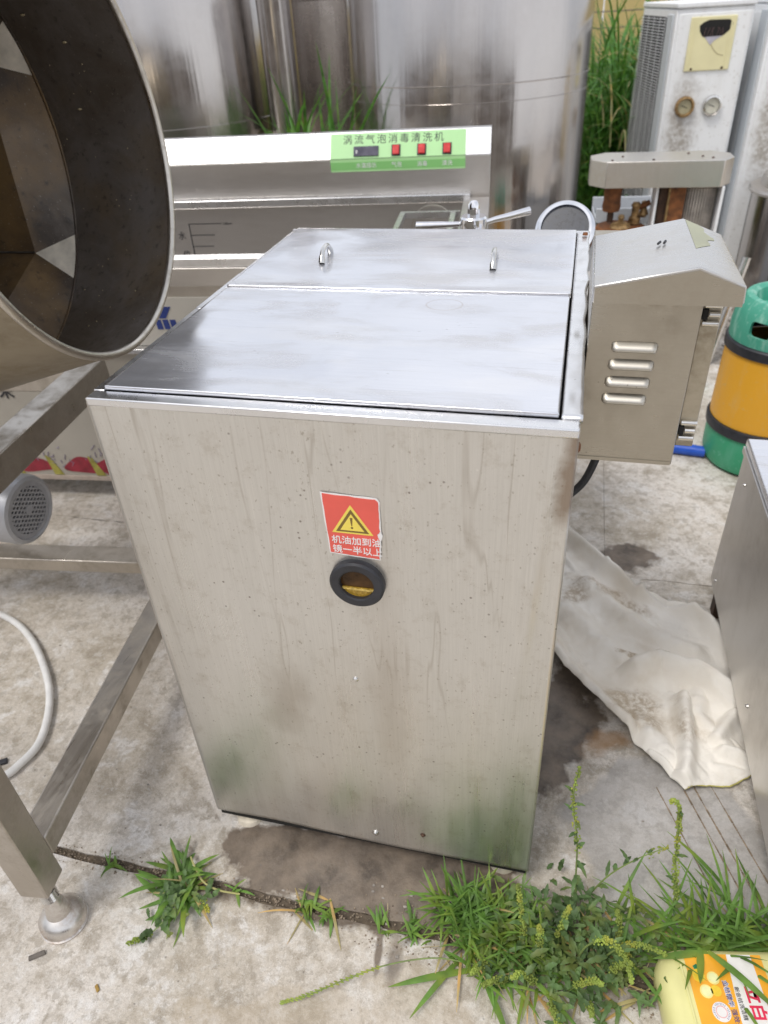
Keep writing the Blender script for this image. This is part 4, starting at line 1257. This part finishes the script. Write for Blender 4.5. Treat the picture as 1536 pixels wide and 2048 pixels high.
# ------------------------------------------------------------------ plants
def blade(mb, base, az_, el, L, w, droop, n=6, fold=.25, twist=0):
    """one grass blade: a folded ribbon that bends over"""
    d = Vector((math.cos(az_) * math.cos(el), math.sin(az_) * math.cos(el), math.sin(el)))
    p = Vector(base); rows = []
    for i in range(n + 1):
        t = i / n
        side = Vector((-math.sin(az_ + twist * t), math.cos(az_ + twist * t), 0))
        ww = w * (math.sin(PI * min(1, (t * .85 + .15))) ** .7) * .5 if i < n else 0.0003
        nz_ = side.cross(d).normalized()
        rows.append((p + side * ww, p - nz_ * ww * fold, p - side * ww))
        p = p + d * (L / n)
        d = (d + Vector((0, 0, -droop / n))).normalized()
        if p.z < .002: p.z = .002; d.z = max(d.z, 0)
    V = [[mb.bm.verts.new(c) for c in r_] for r_ in rows]
    for a_, b_ in zip(V, V[1:]):
        mb.bm.faces.new((a_[0], a_[1], b_[1], b_[0])); mb.bm.faces.new((a_[1], a_[2], b_[2], b_[1]))

def leaf(mb, base, az_, el, L, w, wav=.12, n=7):
    d = Vector((math.cos(az_) * math.cos(el), math.sin(az_) * math.cos(el), math.sin(el)))
    side = Vector((-math.sin(az_), math.cos(az_), 0)); up = side.cross(d) * -1
    V = []
    for i in range(n + 1):
        t = i / n
        ww = w * .5 * (math.sin(PI * t ** .8) ** .8 if 0 < t < 1 else .04) * (1 + .18 * math.sin(i * 2.6))
        c = Vector(base) + d * (L * t) + Vector((0, 0, -1)) * (L * .35 * t * t) + up * (wav * w * math.sin(i * 1.7))
        c.z = max(c.z, .003)
        V.append([mb.bm.verts.new(c + side * ww + up * ww * .3), mb.bm.verts.new(c), mb.bm.verts.new(c - side * ww + up * ww * .3)])
    for a_, b_ in zip(V, V[1:]):
        mb.bm.faces.new((a_[0], a_[1], b_[1], b_[0])); mb.bm.faces.new((a_[1], a_[2], b_[2], b_[1]))

def grass_patch(label, spots, L, w, seed, mat=M_grass, el=(25, 75), droop=(.5, 1.5), name='grass_patch'):
    random.seed(seed)
    mb = MB()
    for x, y, rad, n in spots:
        for i in range(n):
            a_ = random.uniform(0, 2 * PI); rr_ = rad * math.sqrt(random.random())
            blade(mb, (x + rr_ * math.cos(a_), y + rr_ * math.sin(a_) * .8, 0), random.uniform(0, 2 * PI), R(random.uniform(*el)),
                  L * random.uniform(.5, 1.25), w * random.uniform(.6, 1.25), random.uniform(*droop), twist=random.uniform(-.6, .6))
    return mb.build(name, mat, angle=180, kind='stuff', label=label)

grass_patch('short bright green grass tufts by the right foot of the big cabinet', [(.462, -.060, .035, 70), (.505, -.085, .045, 110), (.555, -.070, .05, 90), (.52, -.13, .05, 60), (.60, -.12, .05, 40)], .078, .0050, 31)
grass_patch('long bladed grass in the right foreground above the detergent bottle',
            [(.73, -.06, .05, 16), (.80, -.045, .05, 26), (.86, -.040, .05, 52), (.915, -.025, .05, 60), (.97, -.01, .06, 50), (.90, .03, .05, 8)], .125, .0062, 32, el=(12, 65), droop=(.4, 1.3))
grass_patch('small grass tuft in the joint left of the big cabinet', [(-.035, -.115, .035, 30), (-.01, -.135, .03, 16)], .075, .0085, 33, el=(5, 55))
grass_patch('small grass tuft in the joint in front of the cabinet', [(.215, -.113, .02, 16), (.245, -.112, .016, 12), (.075, -.113, .008, 5), (-.17, -.115, .010, 8), (.345, -.120, .012, 8), (.405, -.105, .03, 22)], .036, .0050, 34, el=(5, 60))
dead = leafmat('dead_grass_blade', (.42, .36, .16), .25, .3)
grass_patch('yellowed dead grass blades mixed into the green tufts', [(.52, -.10, .07, 26), (.62, -.12, .07, 26), (.72, -.09, .07, 22), (.88, -.04, .08, 34), (-.02, -.13, .03, 7), (.23, -.115, .04, 6)], .075, .0045, 36, mat=dead, el=(3, 45))
# individual long blades reaching over the concrete and the bottle
random.seed(35)
mb = MB()
for b_, a_, e_, L_, w_, dr in (((.50, -.150, .002), 205, 12, .14, .011, .25), ((.52, -.165, .002), 300, 30, .10, .010, .8), ((.475, -.140, .002), 240, 14, .12, .009, .3),
                             ((.845, -.075, .06), 198, 8, .085, .011, .3), ((.845, -.075, .065), 318, 20, .115, .011, .4), ((.835, -.070, .06), 262, 20, .06, .011, .3),
                             ((.90, -.06, .05), 292, 20, .055, .010, .4), ((-.055, -.15, .002), 160, 20, .06, .010, .4), ((-.02, -.17, .002), 215, 12, .045, .009, .2),
                             ((.555, -.12, .01), 320, 14, .16, .008, .2)):
    blade(mb, b_, R(a_), R(e_), L_, w_, dr, n=9)
mb.build('long_grass_blades', M_grass, angle=180, kind='stuff', label='long arching grass blades reaching over concrete and bottle')
# flowering grass stalk lying over the concrete
gs = thing('grass_stalk', 'thin flowering grass stalk stretched over the concrete in front', 'grass stalk')
pth = smooth_path([(.50, -.150, .020), (.44, -.160, .035), (.37, -.185, .035), (.31, -.215, .025), (.255, -.245, .012), (.215, -.262, .006)])
MB().tube(pth, [.0012] * len(pth), 5).build('stem', M_stem, gs)
mm = MB()
for i, q in enumerate(pth[18:]):
    for s_ in (-1, 1):
        mm.ball(q + Vector((random.uniform(-.002, .002), s_ * .0016, .001)), .0016, 1, (2.6, .9, .8))
mm.build('seeds', M_seed, gs, kind='stuff')

def weed(label, base, pts, seed, nleaf=8, lw=.009, ll=.035, heads=.45, dens=1.0, side=0):
    random.seed(seed)
    t = thing('seeding_weed', label, 'weed', base, 0, 'green seeding weeds')
    P = smooth_path([Vector(p) for p in pts], 10)
    MB().tube(P, [.0017 * (1 - .55 * i / len(P)) for i in range(len(P))], 6).build('stem', M_stem, t)
    n = len(P)
    for k in range(nleaf):
        i = int(n * (.04 + .8 * k / nleaf))
        mm = MB(); leaf(mm, P[i], random.uniform(0, 2 * PI), R(random.uniform(5, 45)), ll * random.uniform(.6, 1.2) * (1.2 - .7 * i / n), lw * random.uniform(.7, 1.3) * (1.2 - .6 * i / n))
        mm.build('leaf', M_weed, t, angle=180)
    mm = MB()
    i0 = int(n * (1 - heads))
    for i in range(i0, n):
        f = (i - i0) / max(1, n - i0)
        for k in range(int(9 * dens)):
            a_ = random.uniform(0, 2 * PI); rr_ = random.uniform(.001, .0060) * (1.15 - .7 * f)
            mm.ball(P[i] + Vector((rr_ * math.cos(a_), rr_ * math.sin(a_), random.uniform(-.004, .004))), random.uniform(.0012, .0021), 1)
    mm.build('seed_clusters', M_seed, t, kind='stuff')
    return t
weed('tallest seeding weed standing against the wet patch beside the cabinet', (.655, -.02, 0), [(0, 0, 0), (-.008, .01, .08), (-.015, .02, .17), (-.030, .03, .26), (-.028, .035, .335)], 41, 14, .0065, .032, .55, .6)
weed('tall seeding weed standing right of centre below the cloth corner', (.800, -.02, 0), [(0, 0, 0), (0, .01, .08), (-.012, .02, .16), (-.020, .03, .24), (-.030, .03, .295), (-.040, .03, .30)], 42, 6, .006, .022, .80, 1)
weed('thick seeding weed close to the lower right corner of the cabinet', (.575, -.10, 0), [(0, 0, 0), (-.004, .0, .06), (-.012, .002, .12), (-.020, .005, .18)], 43, 6, .010, .035, .85, 1.3)
weed('seeding weed drooping over the middle of the green patch', (.655, -.11, 0), [(0, 0, 0), (.01, .0, .07), (.035, -.005, .115), (.06, -.02, .11), (.075, -.04, .08)], 44, 6, .009, .03, .6, 1.4)
weed('low seeding weed leaning left out of the green patch', (.60, -.15, 0), [(0, 0, 0), (-.01, -.01, .04), (-.03, -.02, .07), (-.04, -.03, .08)], 45, 5, .012, .035, .7, 1.2)
weed('seeding weed hanging down over the concrete at the front of the patch', (.62, -.17, 0), [(0, 0, 0), (.0, -.02, .04), (.01, -.045, .05), (.02, -.07, .035)], 46, 6, .012, .035, .7, 1.3)
weed('seeding weed arching right towards the long grass', (.69, -.10, 0), [(0, 0, 0), (.02, .0, .06), (.05, .0, .09), (.085, -.01, .10)], 47, 6, .010, .03, .6, 1.2)
weed('thin weed spreading right in front of the cloth corner', (.67, .0, 0), [(0, 0, 0), (.03, .01, .07), (.07, .02, .12), (.11, .03, .15)], 48, 9, .008, .032, .25, .5)
weed('seeding weed rising in the middle of the green patch', (.63, -.09, 0), [(0, 0, 0), (-.004, 0, .05), (.0, 0, .1), (.004, 0, .14)], 49, 6, .010, .03, .7, 1.2)
weed('small sprawling weed creeping over the concrete left of the cabinet', (-.01, -.135, 0), [(0, 0, .01), (-.005, -.03, .02), (-.01, -.06, .018), (-.03, -.085, .012), (-.055, -.10, .01)], 50, 13, .014, .030, .30, 1)
weed('small yellowing weed on the joint left of the cabinet', (.03, -.13, 0), [(0, 0, .008), (.0, -.015, .02), (.015, -.03, .015)], 51, 7, .009, .022, .3, .6)
# runner stem over the joint
tag(MB().tube(smooth_path([(.085, -.118, .004), (.045, -.122, .010), (.015, -.115, .014), (-.01, -.095, .020), (-.02, -.085, .03)]), .0017, 6).build('runner_stem', plain('pale_stem', (.42, .40, .16), .6)), 'pale creeping stem lying along the joint left of the cabinet', 'stem')
for k, (x, y, h, w_) in enumerate(((.53, -.14, .07, 'at the left end of the green patch, just right of the short grass'), (.56, -.155, .06, 'at the front left edge of the green patch'),
        (.60, -.11, .12, 'rising behind the left half of the green patch'), (.645, -.15, .09, 'in the very middle of the front of the patch'),
        (.67, -.16, .07, 'lowest of all at the front edge of the patch'), (.70, -.12, .10, 'right of the middle of the green patch'),
        (.72, -.08, .11, 'at the back right of the patch before the long grass'), (.745, -.11, .08, 'nearest the left side of the detergent bottle'))):
    random.seed(90 + k)
    dx, dy = random.uniform(-.05, .05), random.uniform(-.05, .02)
    weed('seeding stem ' + w_, (x, y, 0), [(0, 0, 0), (dx * .3, dy * .3, h * .5), (dx * .7, dy * .7, h * .9), (dx, dy, h)], 100 + k, 5, .008, .026, .7, 1.1)
# broad leaf mass of the weed patch
random.seed(60)
mb = MB()
for i in range(430):
    x = random.gauss(.645, .075); y = random.gauss(-.085, .045)
    if x < .50 or x > .86 or y > .04 or y < -.20: continue
    leaf(mb, (x, y, random.uniform(.004, .045)), random.uniform(0, 2 * PI), R(random.uniform(-5, 78)), random.uniform(.018, .042), random.uniform(.005, .0115))
for i in range(46):
    x = random.gauss(-.02, .025); y = random.gauss(-.15, .022)
    leaf(mb, (x, y, random.uniform(.004, .03)), random.uniform(0, 2 * PI), R(random.uniform(0, 50)), random.uniform(.012, .026), random.uniform(.006, .011))
mb.build('weed_leaves', M_weed, angle=180, kind='stuff', label='tangled grey green weed leaves growing out of the joint')
# dry bits in the patch
random.seed(61)
mb = MB()
for i in range(60):
    x = random.gauss(.62, .12); y = random.gauss(-.12, .03); a_ = random.uniform(0, PI)
    L_ = random.uniform(.01, .03)
    mb.tube([(x, y, .004), (x + L_ * math.cos(a_), y + L_ * math.sin(a_), .007)], .0007, 4)
mb.build('dry_straw', M_drystraw, kind='stuff', label='dry straw bits among the weeds')

# tall grass behind
def tall_grass(label, x0, x1, y0, y1, n, h, seed):
    random.seed(seed)
    mb = MB()
    for i in range(n):
        x = random.uniform(x0, x1); y = random.uniform(y0, y1)
        z0 = random.choice((0, .2, .4, .6)) * h * random.uniform(.4, 1)
        blade(mb, (x, y, z0), random.uniform(0, 2 * PI), R(random.uniform(15, 80)), h * random.uniform(.2, .5), random.uniform(.009, .02), random.uniform(.5, 2.2), n=6, twist=random.uniform(-1, 1))
    return mb.build('tall_grass', M_grassd, angle=180, kind='stuff', label=label)
tall_grass('tall green grass growing between the wide tank and the white unit', .55, 1.35, 3.95, 5.2, 4200, 1.45, 70)
tall_grass('green grass growing in the gap left of the wide tank', -.70, -.46, 2.42, 2.74, 900, 1.15, 71)
tall_grass('green grass behind the tanks on the left', -4, -1.0, 4.5, 5.5, 1500, 1.5, 72)
random.seed(73)
mb = MB()
for i in range(26):
    blade(mb, (random.uniform(.6, 1.0), random.uniform(3.7, 4.2), random.uniform(.3, .9)), random.uniform(0, 6.3), R(random.uniform(40, 80)), random.uniform(.3, .6), .010, random.uniform(1.5, 3), n=7)
mb.build('dry_grass_blades', leafmat('dry_blade', (.34, .33, .14), .3, .2), angle=180, kind='stuff', label='pale dry blades in the tall grass')

# ------------------------------------------------------------------ detergent bottle
sb = thing('detergent_bottle', 'pale yellow detergent bottle with orange and white label lying in the grass', 'bottle', (.764, -.079, 0), R(11))
def rrect(x0, x1, y0, y1, r_, n=8):
    out = []
    for cx, cy, a0 in ((x1 - r_, y1 - r_, 0), (x0 + r_, y1 - r_, 90), (x0 + r_, y0 + r_, 180), (x1 - r_, y0 + r_, 270)):
        for i in range(n + 1):
            a_ = R(a0 + 90 * i / n); out.append((cx + r_ * math.cos(a_), cy + r_ * math.sin(a_)))
    return out
bb = MB()
lv = [(0, .010), (.006, .002), (.020, 0), (.034, 0), (.048, .004), (.056, .012), (.0595, .022)]
rings = []
for z, ins in lv:
    rings.append([bb.bm.verts.new((x, y, z + .001)) for x, y in rrect(ins, .220 - ins, -.30 + ins, -ins, .040 - ins * .4)])
for a_, b_ in zip(rings, rings[1:]):
    for k in range(len(a_)):
        bb.bm.faces.new((a_[k], a_[(k + 1) % len(a_)], b_[(k + 1) % len(a_)], b_[k]))
bb.bm.faces.new(rings[-1]); bb.bm.faces.new(rings[0][::-1])
bb.build('bottle_body', M_soap, sb, angle=50)
ZL = .0608
MB().box(.0425, .156, -.275, -.014, ZL, ZL + .0006).build('orange_label', M_soaplab, sb)
MB().prism([(.106, -.0142), (.141, -.0142), (.142, -.06), (.146, -.275), (.096, -.275), (.099, -.10)], ZL + .0007, ZL + .0010).build('white_label_band', M_soapwh, sb)
MB().box(.033, .037, -.265, -.028, ZL - .0008, ZL + .0014).build('mould_ridge', M_soap, sb, bevel=.001)
for cx, cy, m_, r_ in ((.057, -.044, M_lemony, .009), (.077, -.047, M_lemon, .0088), (.062, -.065, M_lemon, .0092), (.076, -.064, M_lemony, .0075)):
    MB().lathe([(r_, 0), (r_, .0004), (0, .0004)], 24, Matrix.Translation((cx, cy, ZL + .0007))).build('lemon_print', m_, sb)
    if m_ is M_lemon:
        MB().lathe([(r_ * .75, 0), (r_ * .75, .0003), (0, .0003)], 20, Matrix.Translation((cx, cy, ZL + .0012))).build('lemon_slice_print', plain('lemon_flesh', (.80, .80, .42), .4), sb)
MB().prism([(.052, -.031), (.058, -.028), (.061, -.036), (.055, -.040)], ZL + .0007, ZL + .001).build('leaf_print', plain('leaf_ink', (.02, .22, .10), .4), sb)
MB().lathe([(.0128, 0), (.0128, .0004), (0, .0004)], 32, Matrix.Translation((.075, -.091, ZL + .0007))).build('round_seal', M_soapwh, sb)
MB().lathe([(.0070, 0), (.0078, 0), (.0078, .0004), (.0070, .0004)], 32, Matrix.Translation((.075, -.091, ZL + .0012)), True).build('seal_ring', plain('pink_ink', (.75, .35, .35), .5), sb)
TR = (0, 0, -PI / 2)
mm = MB()
for k in range(26):
    a_ = R(230 - k * 11.5)
    if k in (8, 17): continue
    r0, r1 = (.0088, .0118) if k % 3 else (.0096, .0112)
    mm.tube([(.075 + r0 * math.cos(a_), -.091 + r0 * math.sin(a_), ZL + .0012), (.075 + r1 * math.cos(a_ + .06), -.091 + r1 * math.sin(a_ + .06), ZL + .0012)], .0003, 4)
mm.build('seal_print', M_navy, sb, kind='stuff')
text('金桔精华', .0086, M_soapwh, sb, (.0915, -.050, ZL + .0010), TR, bold=.0006, name='lettering_outline'); text('金桔精华', .0086, M_navy, sb, (.0915, -.050, ZL + .0014), TR)
text('强效去', .0086, M_navy, sb, (.0925, -.087, ZL + .0014), TR)
text('新金桔洗洁精', .0072, M_ink, sb, (.1055, -.058, ZL + .0014), TR)
text('立白', .0225, M_magenta, sb, (.1255, -.057, ZL + .0014), TR, bold=.0007)

# ------------------------------------------------------------------ small litter
def bit(name, label, cat, loc, size, rz, mat):
    b_ = MB().box(-size[0] / 2, size[0] / 2, -size[1] / 2, size[1] / 2, 0, size[2])
    for v in b_.bm.verts: v.co += Vector((random.uniform(-1, 1) * size[0] * .08, random.uniform(-1, 1) * size[1] * .2, 0))
    return tag(b_.build(name, mat, loc=loc, rot=(0, 0, rz), bevel=size[2] * .3), label, cat)
bit('wood_chip', 'grey wood chip on the concrete below the round machine foot', 'wood chip', (-.210, -.283, .0005), (.026, .007, .005), R(35), M_twig)
bit('black_chip', 'small black chip beside the white hose', 'chip', (-.52, .035, .0005), (.020, .012, .006), R(30), M_ink)
bit('dry_leaf', 'small ochre dry leaf on the front concrete', 'leaf', (-.083, -.305, .0005), (.012, .005, .003), R(-35), plain('ochre_leaf', (.35, .22, .05), .7))
random.seed(80)
mb = MB()
for i in range(260):
    x = random.uniform(-1.0, 1.3); y = random.uniform(-.40, 2.2)
    mb.ball((x, y, .0006), random.uniform(.0006, .0021), 1, (random.uniform(.8, 2), 1, .7))
for i in range(50):
    x = random.uniform(.30, .62); y = random.uniform(-.16, -.03)
    mb.ball((x, y, .0006), random.uniform(.001, .003), 1, (random.uniform(.8, 1.6), 1, .7))
for i in range(160):
    x = random.uniform(.95, 1.8); y = random.uniform(2.3, 3.4)
    mb.ball((x, y, .004), random.uniform(.005, .022), 1, (random.uniform(.8, 1.6), 1, .6))
mb.build('scattered_crumbs', M_stone, kind='stuff', label='dark crumbs and grit scattered over the concrete')
